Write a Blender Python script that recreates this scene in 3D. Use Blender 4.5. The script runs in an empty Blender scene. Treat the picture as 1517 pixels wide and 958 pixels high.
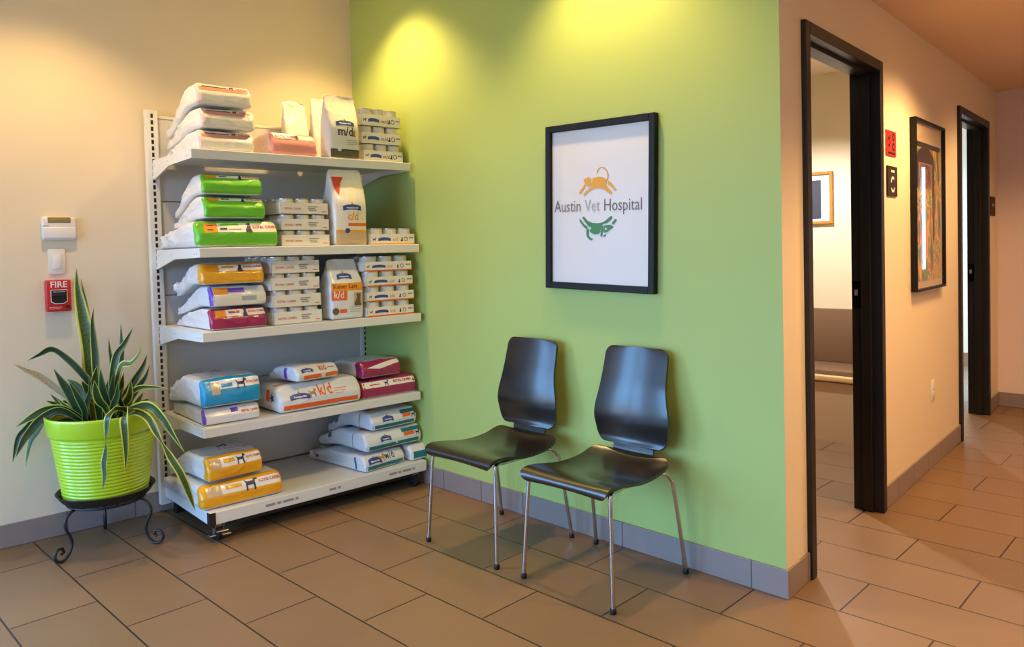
import bpy, bmesh, math, random
from mathutils import Vector, Matrix, noise
from mathutils.geometry import tessellate_polygon

random.seed(7)
scene = bpy.context.scene
COL = scene.collection
PI = math.pi
V = Vector

# ------------------------------------------------------------------ materials
def lin(c):
    return tuple(((x / 12.92) if x <= 0.04045 else ((x + 0.055) / 1.055) ** 2.4) for x in c)

def rgb(r, g, b):
    return lin((r / 255.0, g / 255.0, b / 255.0)) + (1.0,)

MATS = {}
def mat(name, col=(200, 200, 200), rough=0.5, metal=0.0, coat=0.0, bump=0.0, bscale=40.0, var=0.0, vscale=6.0, spec=0.5, emit=0.0):
    if name in MATS:
        return MATS[name]
    m = bpy.data.materials.new(name)
    m.use_nodes = True
    nt = m.node_tree
    b = nt.nodes['Principled BSDF']
    c = rgb(*col)
    b.inputs['Base Color'].default_value = c
    b.inputs['Roughness'].default_value = rough
    b.inputs['Metallic'].default_value = metal
    b.inputs['Specular IOR Level'].default_value = spec
    b.inputs['Coat Weight'].default_value = coat
    b.inputs['Coat Roughness'].default_value = 0.15
    if emit:
        b.inputs['Emission Color'].default_value = c
        b.inputs['Emission Strength'].default_value = emit
    tc = nt.nodes.new('ShaderNodeTexCoord')
    if var:
        n = nt.nodes.new('ShaderNodeTexNoise')
        n.inputs['Scale'].default_value = vscale
        n.inputs['Detail'].default_value = 4
        nt.links.new(tc.outputs['Object'], n.inputs['Vector'])
        mx = nt.nodes.new('ShaderNodeMix'); mx.data_type = 'RGBA'
        mx.inputs['A'].default_value = tuple(x * (1 - var) for x in c[:3]) + (1,)
        mx.inputs['B'].default_value = tuple(min(1, x * (1 + var)) for x in c[:3]) + (1,)
        nt.links.new(n.outputs['Fac'], mx.inputs['Factor'])
        nt.links.new(mx.outputs['Result'], b.inputs['Base Color'])
    if bump:
        n = nt.nodes.new('ShaderNodeTexNoise')
        n.inputs['Scale'].default_value = bscale
        n.inputs['Detail'].default_value = 3
        nt.links.new(tc.outputs['Object'], n.inputs['Vector'])
        bp = nt.nodes.new('ShaderNodeBump')
        bp.inputs['Strength'].default_value = bump
        bp.inputs['Distance'].default_value = 0.002
        nt.links.new(n.outputs['Fac'], bp.inputs['Height'])
        nt.links.new(bp.outputs['Normal'], b.inputs['Normal'])
    MATS[name] = m
    return m

# ------------------------------------------------------------------ mesh builder
class MB:
    def __init__(self):
        self.v = []; self.f = []; self.mi = []
    def add(self, vs, fs, mi=0):
        o = len(self.v)
        self.v += [tuple(p) for p in vs]
        for f in fs:
            self.f.append(tuple(i + o for i in f)); self.mi.append(mi)
        return self
    def box(self, x0, x1, y0, y1, z0, z1, bevel=0.0, mi=0, seg=2, M=None):
        if bevel <= 0:
            vs = [V((x, y, z)) for x in (x0, x1) for y in (y0, y1) for z in (z0, z1)]
            fs = [(0, 1, 3, 2), (4, 6, 7, 5), (0, 4, 5, 1), (2, 3, 7, 6), (0, 2, 6, 4), (1, 5, 7, 3)]
        else:
            bm = bmesh.new()
            bmesh.ops.create_cube(bm, size=1)
            for p in bm.verts:
                p.co = V(((x0 + x1) / 2 + p.co.x * (x1 - x0), (y0 + y1) / 2 + p.co.y * (y1 - y0), (z0 + z1) / 2 + p.co.z * (z1 - z0)))
            bmesh.ops.bevel(bm, geom=bm.edges[:], offset=bevel, segments=seg, affect='EDGES', profile=0.5)
            bm.verts.index_update()
            vs = [p.co.copy() for p in bm.verts]; fs = [tuple(q.index for q in f.verts) for f in bm.faces]
            bm.free()
        if M is not None:
            vs = [M @ p for p in vs]
        return self.add(vs, fs, mi)
    def tube(self, pts, r, n=10, mi=0, cap=True, closed=False):
        pts = [V(p) for p in pts]
        rs = r if isinstance(r, (list, tuple)) else [r] * len(pts)
        N = len(pts); rings = []
        T = []
        for i in range(N):
            a = pts[(i - 1) % N] if (i > 0 or closed) else pts[0]
            b = pts[(i + 1) % N] if (i < N - 1 or closed) else pts[-1]
            T.append((b - a).normalized())
        ref = V((0, 0, 1)) if abs(T[0].z) < 0.9 else V((1, 0, 0))
        u = T[0].cross(ref).normalized()
        vs = []; fs = []
        for i in range(N):
            u = (u - T[i] * u.dot(T[i])).normalized()
            w = T[i].cross(u)
            for k in range(n):
                a = 2 * PI * k / n
                vs.append(pts[i] + (u * math.cos(a) + w * math.sin(a)) * rs[i])
        for i in range(N if closed else N - 1):
            j = (i + 1) % N
            for k in range(n):
                l = (k + 1) % n
                fs.append((i * n + k, i * n + l, j * n + l, j * n + k))
        if cap and not closed:
            fs.append(tuple(range(n))[::-1]); fs.append(tuple((N - 1) * n + k for k in range(n)))
        return self.add(vs, fs, mi)
    def lathe(self, prof, n=32, mi=0, c=(0, 0, 0), axis='z'):
        vs = []; fs = []
        m = len(prof)
        for k in range(n):
            a = 2 * PI * k / n
            for (r, z) in prof:
                if axis == 'z':
                    p = (c[0] + r * math.cos(a), c[1] + r * math.sin(a), c[2] + z)
                elif axis == 'x':
                    p = (c[0] + z, c[1] + r * math.cos(a), c[2] + r * math.sin(a))
                else:
                    p = (c[0] + r * math.sin(a), c[1] + z, c[2] + r * math.cos(a))
                vs.append(p)
        for k in range(n):
            l = (k + 1) % n
            for i in range(m - 1):
                if prof[i][0] < 1e-6 and prof[i + 1][0] < 1e-6:
                    continue
                fs.append((k * m + i, l * m + i, l * m + i + 1, k * m + i + 1))
        return self.add(vs, fs, mi)
    def prism(self, poly, fn, d0, d1, mi=0):
        """poly: 2-D outline; fn(a, b, d) -> 3-D point; extruded from d0 to d1"""
        n = len(poly)
        vs = [fn(a, b, d0) for a, b in poly] + [fn(a, b, d1) for a, b in poly]
        fs = [(i, (i + 1) % n, n + (i + 1) % n, n + i) for i in range(n)]
        tris = tessellate_polygon([[V((a, b, 0)) for a, b in poly]])
        fs += [tuple(t)[::-1] for t in tris] + [tuple(n + i for i in t) for t in tris]
        return self.add(vs, fs, mi)
    def obj(self, name, mats, parent=None, smooth=True, loc=None, rz=None, angle=40):
        me = bpy.data.meshes.new(name)
        me.from_pydata([tuple(p) for p in self.v], [], self.f)
        for m in (mats if isinstance(mats, (list, tuple)) else [mats]):
            me.materials.append(m)
        for p, i in zip(me.polygons, self.mi):
            p.material_index = i
        bm = bmesh.new(); bm.from_mesh(me)
        bmesh.ops.remove_doubles(bm, verts=bm.verts, dist=1e-6)
        bmesh.ops.recalc_face_normals(bm, faces=bm.faces)
        if smooth:
            th = math.radians(angle)
            for f in bm.faces: f.smooth = True
            for e in bm.edges:
                if len(e.link_faces) == 2 and e.calc_face_angle(0) > th:
                    e.smooth = False
        bm.to_mesh(me); bm.free()
        me.update()
        o = bpy.data.objects.new(name, me)
        COL.objects.link(o)
        if parent is not None: o.parent = parent
        if loc is not None: o.location = loc
        if rz is not None: o.rotation_euler = (0, 0, rz)
        return o

def tag(o, label=None, cat=None, group=None, kind=None):
    if label: o['label'] = label
    if cat: o['category'] = cat
    if group: o['group'] = group
    if kind: o['kind'] = kind
    return o

def thing(name, label, cat, loc=(0, 0, 0), rot=(0, 0, 0), group=None):
    o = bpy.data.objects.new(name, None); COL.objects.link(o)
    o.empty_display_size = 0.05
    o.location = loc; o.rotation_euler = rot
    return tag(o, label, cat, group)

def struct(name, mb, m, smooth=False, **k):
    return tag(mb.obj(name, m, smooth=smooth, **k), kind='structure')

# ---- lettering and flat prints carried by a surface map  fn(tx, ty, off) -> point
def text_on(parent, name, s, size, fn, m, align='LEFT', off=0.0012, bold=0.0, squeeze=1.0, maxw=None):
    cu = bpy.data.curves.new('lettering', 'FONT')
    cu.body = s; cu.size = size; cu.align_x = align; cu.resolution_u = 2; cu.offset = bold
    ob = bpy.data.objects.new('lettering', cu); COL.objects.link(ob)
    bpy.context.view_layer.update()
    dg = bpy.context.evaluated_depsgraph_get()
    me = bpy.data.meshes.new_from_object(ob.evaluated_get(dg))
    bpy.data.objects.remove(ob); bpy.data.curves.remove(cu)
    sy = 1.0
    if maxw:
        wd_ = max(p.co.x for p in me.vertices) * squeeze
        if wd_ > maxw: squeeze *= maxw / wd_; sy = max(.7, maxw / wd_)
    vs = [fn(p.co.x * squeeze, p.co.y * sy, off) for p in me.vertices]
    fs = [tuple(p.vertices) for p in me.polygons]
    bpy.data.meshes.remove(me)
    mb = MB().add(vs, fs)
    return mb.obj(name, m, parent, smooth=False)

def polys_on(parent, name, polys, fn, m, off=0.001):
    mb = MB()
    for P in polys:
        tris = tessellate_polygon([[V((a, b, 0)) for a, b in P]])
        big = max(max(a for a, b in P) - min(a for a, b in P), max(b for a, b in P) - min(b for a, b in P)) > .045
        bm = bmesh.new(); vv = [bm.verts.new((a, b, 0)) for a, b in P]
        for t in tris:
            try: bm.faces.new([vv[i] for i in t])
            except ValueError: pass
        if big: bmesh.ops.subdivide_edges(bm, edges=bm.edges[:], cuts=3, use_grid_fill=True)
        bm.verts.index_update()
        mb.add([fn(v.co.x, v.co.y, off) for v in bm.verts], [tuple(v.index for v in f.verts) for f in bm.faces]); bm.free()
    return mb.obj(name, m, parent, smooth=False)

def rect_on(parent, name, x0, x1, y0, y1, fn, m, off=0.0008, nx=8, ny=3):
    vs = [fn(x0 + (x1 - x0) * i / nx, y0 + (y1 - y0) * j / ny, off) for j in range(ny + 1) for i in range(nx + 1)]
    fs = [(j * (nx + 1) + i, j * (nx + 1) + i + 1, (j + 1) * (nx + 1) + i + 1, (j + 1) * (nx + 1) + i) for j in range(ny) for i in range(nx)]
    return MB().add(vs, fs).obj(name, m, parent, smooth=True)

DOG = [(-.5, -.5), (-.38, -.5), (-.34, -.12), (.12, -.12), (.16, -.5), (.28, -.5), (.3, .05), (.36, .2), (.52, .2), (.55, .3), (.42, .44), (.3, .5), (.2, .4), (.14, .16), (-.38, .16), (-.52, .34), (-.58, .3), (-.46, .06)]
CATSIT = [(-.25, -.5), (.3, -.5), (.3, -.38), (.22, -.3), (.2, .1), (.24, .28), (.2, .5), (.1, .42), (0, .42), (-.1, .5), (-.14, .28), (-.1, .1), (-.3, -.2), (-.36, -.42)]
def sc(P, k, dx=0, dy=0): return [(a * k + dx, b * k + dy) for a, b in P]
RIBBON = [(-1, -.42), (-1, .2), (-.5, .4), (0, .45), (.5, .4), (1, .2), (1, -.42), (.5, -.3), (0, -.27), (-.5, -.3)]

# ------------------------------------------------------------------ room frame (metres)
def unit(a): return V(a).normalized()
KC = V((0.0205, -0.0170, 0)); AC = V((2.8792, -0.0608, 0))
Ld = unit((0.0625, 1, 0)); Nd = V((Ld.y, -Ld.x, 0))        # along the left wall, and out of it
Gd = unit((1, -0.0153, 0)); GNd = V((Gd.y, -Gd.x, 0))      # along the green wall, and out of it
Hd = unit((-0.0509, 1, 0)); HNd = V((Hd.y, -Hd.x, 0))      # along the hall wall, and out of it
TH_L = math.atan2(Ld.y, Ld.x); TH_G = math.atan2(Gd.y, Gd.x); TH_H = math.atan2(Hd.y, Hd.x)
S0 = -1.24
SH = KC + Ld * S0
def LW(s, n, z=0.0): return KC + Ld * s + Nd * n + V((0, 0, z))
def GW(s, n, z=0.0): return KC + Gd * s + GNd * n + V((0, 0, z))
def HW(s, n, z=0.0): return AC + Hd * s + HNd * n + V((0, 0, z))
def SP(s, n, z=0.0): return SH + Ld * s + Nd * n + V((0, 0, z))
CEIL = 3.05; HCEIL = 2.515

def wbox(mb, F, s0, s1, n0, n1, z0, z1, mi=0, bevel=0, mis=None):
    """box in a wall's own frame F(s, n, z)"""
    c = MB().box(s0, s1, n0, n1, z0, z1, bevel)
    vs = [F(*p) for p in c.v]
    if mis:
        for f, m in zip(c.f, mis): mb.add(vs, [f], m)
    else:
        mb.add(vs, c.f, mi)
    return mb

# ---------------- materials of the place
def paint(name, col, rough=0.6):
    return mat(name, col, rough, bump=0.12, bscale=220.0, spec=0.35)
M_beige = paint('beige wall paint', (230, 213, 186))
M_green = paint('lime green wall paint', (174, 192, 108), 0.5)
M_ceil = paint('ceiling paint', (232, 216, 192), 0.8)
M_white = mat('white powder coated steel', (226, 224, 220), 0.35)
M_deckshade = mat('black under deck shade', (16, 15, 15), 0.4)
M_bronze = mat('dark bronze door frame paint', (20, 14, 13), 0.42)
M_darkdoor = mat('dark stained door', (34, 22, 20), 0.4)
M_chrome = mat('chrome', (200, 198, 196), 0.12, metal=1.0)
M_steel = mat('brushed steel', (206, 204, 200), 0.3, metal=1.0)
M_rubber = mat('black rubber', (14, 14, 14), 0.6)
M_black = mat('black print', (22, 20, 24), 0.5)

def floor_material(name, base, w, h, ox, oy, grout, rough, off=0.5, mort=0.0035, axes='XY'):
    m = bpy.data.materials.new(name); m.use_nodes = True
    nt = m.node_tree; b = nt.nodes['Principled BSDF']
    tc = nt.nodes.new('ShaderNodeTexCoord')
    mp = nt.nodes.new('ShaderNodeMapping'); mp.inputs['Location'].default_value = (ox, oy, 0)
    nt.links.new(tc.outputs['Object'], mp.inputs['Vector'])
    br = nt.nodes.new('ShaderNodeTexBrick')
    br.offset = off; br.offset_frequency = 2; br.squash = 1.0
    c = rgb(*base)
    br.inputs['Color1'].default_value = tuple(x * 0.95 for x in c[:3]) + (1,)
    br.inputs['Color2'].default_value = tuple(min(1, x * 1.05) for x in c[:3]) + (1,)
    br.inputs['Mortar'].default_value = rgb(*grout)
    br.inputs['Scale'].default_value = 1.0
    br.inputs['Mortar Size'].default_value = mort
    br.inputs['Mortar Smooth'].default_value = 0.1
    br.inputs['Bias'].default_value = 0.0
    br.inputs['Brick Width'].default_value = w
    br.inputs['Row Height'].default_value = h
    if axes != 'XY':
        sp = nt.nodes.new('ShaderNodeSeparateXYZ'); cb = nt.nodes.new('ShaderNodeCombineXYZ')
        nt.links.new(mp.outputs['Vector'], sp.inputs[0])
        nt.links.new(sp.outputs[axes[0]], cb.inputs['X']); nt.links.new(sp.outputs[axes[1]], cb.inputs['Y'])
        nt.links.new(cb.outputs[0], br.inputs['Vector'])
    else:
        nt.links.new(mp.outputs['Vector'], br.inputs['Vector'])
    n = nt.nodes.new('ShaderNodeTexNoise'); n.inputs['Scale'].default_value = 3.5; n.inputs['Detail'].default_value = 6
    nt.links.new(tc.outputs['Object'], n.inputs['Vector'])
    n2 = nt.nodes.new('ShaderNodeTexNoise'); n2.inputs['Scale'].default_value = 260; n2.inputs['Detail'].default_value = 2
    nt.links.new(tc.outputs['Object'], n2.inputs['Vector'])
    hs = nt.nodes.new('ShaderNodeHueSaturation')
    mr = nt.nodes.new('ShaderNodeMapRange'); mr.inputs['To Min'].default_value = 0.9; mr.inputs['To Max'].default_value = 1.1
    nt.links.new(n.outputs['Fac'], mr.inputs['Value']); nt.links.new(mr.outputs[0], hs.inputs['Value'])
    nt.links.new(br.outputs['Color'], hs.inputs['Color'])
    nt.links.new(hs.outputs[0], b.inputs['Base Color'])
    b.inputs['Roughness'].default_value = rough
    mt = nt.nodes.new('ShaderNodeMath'); mt.operation = 'MULTIPLY_ADD'
    mt.inputs[1].default_value = -1.0
    nt.links.new(br.outputs['Fac'], mt.inputs[0])
    m2 = nt.nodes.new('ShaderNodeMath'); m2.operation = 'MULTIPLY'; m2.inputs[1].default_value = 0.12
    nt.links.new(n2.outputs['Fac'], m2.inputs[0]); nt.links.new(m2.outputs[0], mt.inputs[2])
    bp = nt.nodes.new('ShaderNodeBump'); bp.inputs['Strength'].default_value = 0.5; bp.inputs['Distance'].default_value = 0.0015
    nt.links.new(mt.outputs[0], bp.inputs['Height']); nt.links.new(bp.outputs['Normal'], b.inputs['Normal'])
    return m
TW, TP, TY, TX = 0.6312, 0.3052, -0.0323, 1.1718
M_floor = floor_material('tan porcelain floor tile', (127, 99, 72), TW, TP, -TX + 20 * TW, -TY + 41 * TP, (44, 32, 26), 0.42)
M_base_g = floor_material('grey brown base tile', (142, 128, 122), 0.3156, 0.5, 0.122, 0.2, (92, 80, 76), 0.45, 0.0, 0.003, 'XZ')

# ================================================================== SETTING
fl = MB().box(-1.6, 5.6, -6.2, 7.2, -0.1, 0.0)
struct('floor', fl, M_floor)
# left wall: frame origin at the corner
EN0, EN1, ENZ = -4.7, -2.45, 2.6      # entrance glazing further along the left wall
w = MB()
for s0, s1, z0, z1 in ((-6.0, EN0, 0, CEIL), (EN0, EN1, ENZ, CEIL), (EN1, 0.0, 0, CEIL)): wbox(w, LW, s0, s1, -0.12, 0.0, z0, z1)
struct('wall_left', w, M_beige)
# green wall; only its face towards the waiting room is green
w = MB(); wbox(w, GW, -0.12, (AC - KC).length, -0.11, 0.0, 0, CEIL, mis=[1, 1, 1, 0, 1, 1]); struct('wall_back', w, [M_green, M_beige])
D1, D2, DH = (0.215, 1.235), (2.945, 3.945), 2.235
HEND = 4.345
w = MB()
for s0, s1, z0, z1 in ((0.111, D1[0] + .02, 0, CEIL), (D1[0] + .02, D1[1] - .02, DH - .02, CEIL), (D1[1] - .02, D2[0] + .02, 0, CEIL), (D2[0] + .02, D2[1] - .02, DH - .02, CEIL), (D2[1] - .02, HEND + .1, 0, CEIL)):
    wbox(w, HW, s0, s1, -0.11, 0.0, z0, z1)
struct('wall_hall', w, M_beige)
EO = HW(HEND, 0)
def EW(s, n, z=0.0): return EO + Gd * s + GNd * n + V((0, 0, z))
# hall end wall with a slim sidelight far to the side
w = MB()
SL0, SL1, SLZ0, SLZ1 = 0.56, 0.6, 1.1, 1.97
for s0, s1, z0, z1 in ((-0.13, SL0, 0, CEIL), (SL0, SL1, 0, SLZ0), (SL0, SL1, SLZ1, CEIL), (SL1, 3.2, 0, CEIL)):
    wbox(w, EW, s0, s1, -0.1, 0.0, z0, z1)
struct('wall_hall_end', w, paint('pale lilac hall paint', (226, 206, 200)))
w = MB().box(5.4, 5.5, -5.9, 4.6, 0, CEIL); struct('wall_right', w, M_beige)
# wall behind the camera with the big window
WX0, WX1, WZ0, WZ1, WY = 0.0, 3.6, 0.42, 2.35, -5.7
w = MB()
for x0, x1, z0, z1 in ((-0.6, WX0, 0, CEIL), (WX0, WX1, 0, WZ0), (WX0, WX1, WZ1, CEIL), (WX1, 5.5, 0, CEIL)):
    w.box(x0, x1, WY - .12, WY, z0, z1)
struct('wall_front', w, M_beige)
def glass_mat():
    m = bpy.data.materials.new('window glass'); m.use_nodes = True
    nt = m.node_tree; nt.nodes.remove(nt.nodes['Principled BSDF'])
    t = nt.nodes.new('ShaderNodeBsdfTransparent'); g = nt.nodes.new('ShaderNodeBsdfGlossy'); g.inputs['Roughness'].default_value = 0.02
    lw = nt.nodes.new('ShaderNodeLayerWeight'); lw.inputs['Blend'].default_value = .5
    pw = nt.nodes.new('ShaderNodeMath'); pw.operation = 'POWER'; pw.inputs[1].default_value = 5; nt.links.new(lw.outputs['Facing'], pw.inputs[0])
    fr = nt.nodes.new('ShaderNodeMath'); fr.operation = 'MULTIPLY_ADD'; fr.inputs[1].default_value = .95; fr.inputs[2].default_value = .045; nt.links.new(pw.outputs[0], fr.inputs[0])
    mx = nt.nodes.new('ShaderNodeMixShader')
    nt.links.new(fr.outputs[0], mx.inputs[0]); nt.links.new(t.outputs[0], mx.inputs[1]); nt.links.new(g.outputs[0], mx.inputs[2])
    nt.links.new(mx.outputs[0], nt.nodes['Material Output'].inputs['Surface'])
    return m
M_glass = glass_mat()
win = thing('window_1', None, None); tag(win, kind='structure')
f = MB()
for x0, x1, z0, z1 in ((WX0, WX1, WZ0, WZ0 + .05), (WX0, WX1, WZ1 - .05, WZ1), (WX0, WX0 + .05, WZ0, WZ1), (WX1 - .05, WX1, WZ0, WZ1), (1.17, 1.22, WZ0, WZ1), (2.38, 2.43, WZ0, WZ1)):
    f.box(x0, x1, WY - .09, WY - .03, z0, z1)
f.obj('window_frame', M_bronze, win, smooth=False)
MB().box(WX0, WX1, WY - .065, WY - .06, WZ0, WZ1).obj('pane', M_glass, win, smooth=False)
win = thing('window_3', None, None); tag(win, kind='structure')
f = MB()
for s0, s1, z0, z1 in ((EN0, EN1, 0, .1), (EN0, EN1, ENZ - .06, ENZ), (EN0, EN0 + .06, 0, ENZ), (EN1 - .06, EN1, 0, ENZ), (-3.61, -3.53, 0, ENZ), (EN0, EN1, 2.08, 2.13)):
    wbox(f, LW, s0, s1, -.09, -.03, z0, z1)
f.obj('window_frame', M_bronze, win, smooth=False)
pn = MB(); wbox(pn, LW, EN0, EN1, -.062, -.058, .02, ENZ); pn.obj('pane', M_glass, win, smooth=False)
win = thing('window_2', None, None); tag(win, kind='structure')
f = MB(); wbox(f, EW, SL0, SL1, -.055, -.05, SLZ0, SLZ1); f.obj('pane', M_glass, win, smooth=False)

# ceilings
w = MB().box(-1.0, 5.5, -5.85, 0.0, CEIL, CEIL + .1); struct('ceiling', w, M_ceil)
w = MB(); wbox(w, HW, -0.0, HEND, -0.0, 2.75, HCEIL, CEIL - .01); struct('ceiling_hall', w, paint('hall ceiling paint tinted by warm light', (228, 196, 160), .8))  # tan tint puts the orange lamp light into the ceiling colour
w = MB(); w.box(-0.6, 2.72, 0.13, 7.0, 2.57, 2.67); struct('ceiling_rooms', w, M_ceil)

# rooms behind the two doors
M_cream = paint('cream room paint', (236, 222, 190))
R1Y = 2.75
w = MB().box(-0.1, 2.66, R1Y, R1Y + .1, 0, 2.57); struct('wall_exam_room_back', w, M_cream)
w = MB().box(-0.2, -0.1, 0.1, 7.0, 0, 2.57); struct('wall_exam_room_side', w, M_cream)
w = MB().box(-0.2, 2.6, 6.3, 6.4, 0, 2.57); struct('wall_far_room_back', w, M_cream)
w = MB().box(-0.1, 2.59, 6.288, 6.3, 0, 0.14); struct('baseboard_far_room', w, mat('brown base', (150, 112, 78), .5))

# baseboards
BH = 0.112
w = MB().box(-6.0, EN0, -0.011, 0.0, 0, BH, .0015).box(EN1, 0.0, -0.011, 0.0, 0, BH, .0015); struct('baseboard_left', w, M_base_g, loc=KC, rz=TH_L)
GL = (AC - KC).length
w = MB().box(0.011, GL + .011, -0.011, 0.0, 0, BH, .0015); struct('baseboard_back', w, M_base_g, loc=KC, rz=TH_G)
w = MB().box(0.0, D1[0], -0.011, 0.0, 0, BH, .0015).box(D1[1], D2[0], -0.011, 0.0, 0, BH, .0015).box(D2[1], HEND, -.011, 0, 0, BH, .0015)
struct('baseboard_hall', w, M_base_g, loc=AC, rz=TH_H)
w = MB().box(0.011, 2.6, -0.011, 0.0, 0, BH, .0015); struct('baseboard_hall_end', w, M_base_g, loc=EO, rz=TH_G)

# doors: hollow metal frames through the wall, leaves swung into the rooms
def door(name, s0, s1, zt):
    d = thing(name, None, None); tag(d, kind='structure')
    f = MB()
    fw = .05
    for a, b_, z0, z1 in ((s0, s0 + fw, 0, zt), (s1 - fw, s1, 0, zt), (s0 + fw, s1 - fw, zt - fw, zt)):
        wbox(f, HW, a, b_, -0.125, 0.02, z0, z1, bevel=.003)
    # stops
    for a, b_, z0, z1 in ((s0 + fw - .002, s0 + fw + .016, 0, zt - fw), (s1 - fw - .016, s1 - fw + .002, 0, zt - fw), (s0 + fw, s1 - fw, zt - fw - .016, zt - fw + .002)):
        wbox(f, HW, a, b_, -0.075, -0.03, z0, z1, bevel=.002)
    f.obj('door_frame', M_bronze, d, smooth=False)
    lf = MB(); wbox(lf, HW, s0 + fw + .004, s0 + fw + .048, -1.04, -0.13, 0.01, zt - fw - .004, bevel=.003)
    leaf = lf.obj('door_leaf', M_darkdoor, d, smooth=False)
    h = MB(); h.tube([HW(s0 + fw + .048, -1.0, 1.05), HW(s0 + fw + .1, -1.0, 1.05), HW(s0 + fw + .1, -0.88, 1.05)], .009); h.obj('handle', M_steel, leaf)
    st = MB(); wbox(st, HW, s1 - fw - .004, s1 - fw + .001, -0.122, -0.078, 1.02, 1.16); st.obj('strike_plate', mat('dark strike plate', (12, 11, 11), .3, metal=.6), d, smooth=False)
    st = MB(); wbox(st, HW, s1 - fw - .012, s1 - fw - .003, -0.108, -0.094, 1.085, 1.115, bevel=.002); st.obj('latch_lip', M_steel, d, smooth=False)
    return d
door('door_1', D1[0], D1[1], DH); door('door_2', D2[0], D2[1], DH)
# ================================================================== WALL THINGS
def flat(F, s0, n0, z0):
    """flat print map on a wall-like frame: tx along the wall, ty up"""
    return lambda tx, ty, off: F(s0 + tx, n0 + off, z0 + ty)

# ---- framed logo print on the green wall
sg = thing('framed_poster', 'black framed white print with orange cat, green dog and hospital name on green wall', 'poster', GW(1.995, 0, 1.547), (0, math.radians(1.7), TH_G))
W2, H2, FW = 0.314, 0.386, 0.031
def loc_sign(x, n, z): return V((x, -n, z))
f = MB()
for x0, x1, z0, z1 in ((-W2, -W2 + FW, -H2, H2), (W2 - FW, W2, -H2, H2), (-W2 + FW, W2 - FW, H2 - FW, H2), (-W2 + FW, W2 - FW, -H2, -H2 + FW)):
    f.box(x0, x1, -0.032, -0.002, z0, z1, .003)
f.obj('frame', mat('black frame', (10, 9, 10), .5, spec=.3), sg, smooth=False)
p = MB().box(-W2 + FW, W2 - FW, -0.014, -0.004, -H2 + FW, H2 - FW)
pp = p.obj('print_sheet', mat('white print sheet', (222, 216, 214), .45, coat=.15), sg, smooth=False)
# crop grid of the print: pixel grid (as seen square on) to metres
def from_crop(P):
    out = []
    for u, v in P:
        x = (u - 255) / 400.0 * 0.218 - .004
        z = 0.143 + (108 - v) * .000412
        out.append((x, z))
    return out
fs = flat(lambda s, n, z: loc_sign(s, n, z), -.002, .0145, 0.03)
CATP = [[(200,215),(265,206),(315,215),(345,238),(352,270),(345,300),(365,330),(390,360),(414,388),(395,405),(350,370),(310,340),(250,330),(210,338),(165,360),(115,408),(98,395),(130,355),(170,325),(192,312),(180,290),(200,250)],
 [(103,232),(118,222),(128,210),(145,216),(158,196),(168,212),(180,215),(192,240),(176,272),(186,298),(165,315),(145,298),(125,275),(110,255)],
 [(115,278),(132,302),(98,350),(72,382),(50,374),(62,350),(95,310)], [(372,256),(402,285),(440,338),(457,365),(438,372),(405,332),(357,290)]]
tail = [(340,272),(362,235),(366,190),(352,145),(325,115),(295,106),(268,118),(254,140),(250,168)]
tl = []
for i, (a, b) in enumerate(tail):
    q0 = V(tail[max(0, i - 1)]); q1 = V(tail[min(len(tail) - 1, i + 1)]); d = (q1 - q0).normalized(); tl.append((V((a, b)), V((-d.y, d.x)) * 6))
CATP.append([tuple(p + n) for p, n in tl] + [tuple(p - n) for p, n in reversed(tl)])
polys_on(pp, 'cat_emblem', [from_crop(P) for P in CATP], fs, mat('orange print', (228, 160, 38), .5))
DOGP = [[(88,648),(108,640),(150,690),(200,712),(260,718),(310,708),(345,685),(395,640),(414,650),(400,680),(360,715),(315,728),(302,745),(290,780),(284,815),(270,836),(220,840),(180,818),(172,795),(192,768),(160,752),(130,715)],
 [(53,668),(75,675),(110,725),(150,758),(136,785),(100,750),(65,700)], [(150,770),(168,790),(160,848),(182,880),(211,890),(195,908),(160,893),(136,855),(134,800)],
 [(325,745),(375,735),(395,745),(390,728),(405,742),(425,768),(408,772),(385,792),(355,817),(330,825),(318,800)], [(302,752),(318,744),(314,800),(305,866),(286,860),(292,810)],
 [(325,845),(348,840),(336,868),(315,862)], [(405,718),(440,673),(459,680),(447,706),(417,736)]]
polys_on(pp, 'dog_emblem', [from_crop(P) for P in DOGP], fs, mat('green print', (62, 128, 72), .5))
eye = [(345 + 11 * math.cos(a * PI / 5), 780 + 12 * math.sin(a * PI / 5)) for a in range(10)]
polys_on(pp, 'dog_eye', [from_crop(eye)], fs, mat('white print sheet', (222, 216, 214)), off=.0016)
M_txt1 = mat('brown grey print', (118, 104, 102), .5); M_txt2 = mat('light grey print', (176, 168, 168), .5)
tf = flat(lambda s, n, z: loc_sign(s, n, z), -.269, .0145, -0.022)
for wd, x0, m_ in (('Austin', 0, M_txt1), ('Vet', 0.187, M_txt2), ('Hospital', 0.297, M_txt1)):
    text_on(pp, 'lettering', wd, 0.078, flat(lambda s, n, z: loc_sign(s, n, z), -.269 + x0, .0145, -0.022), m_, squeeze=.82)

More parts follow.
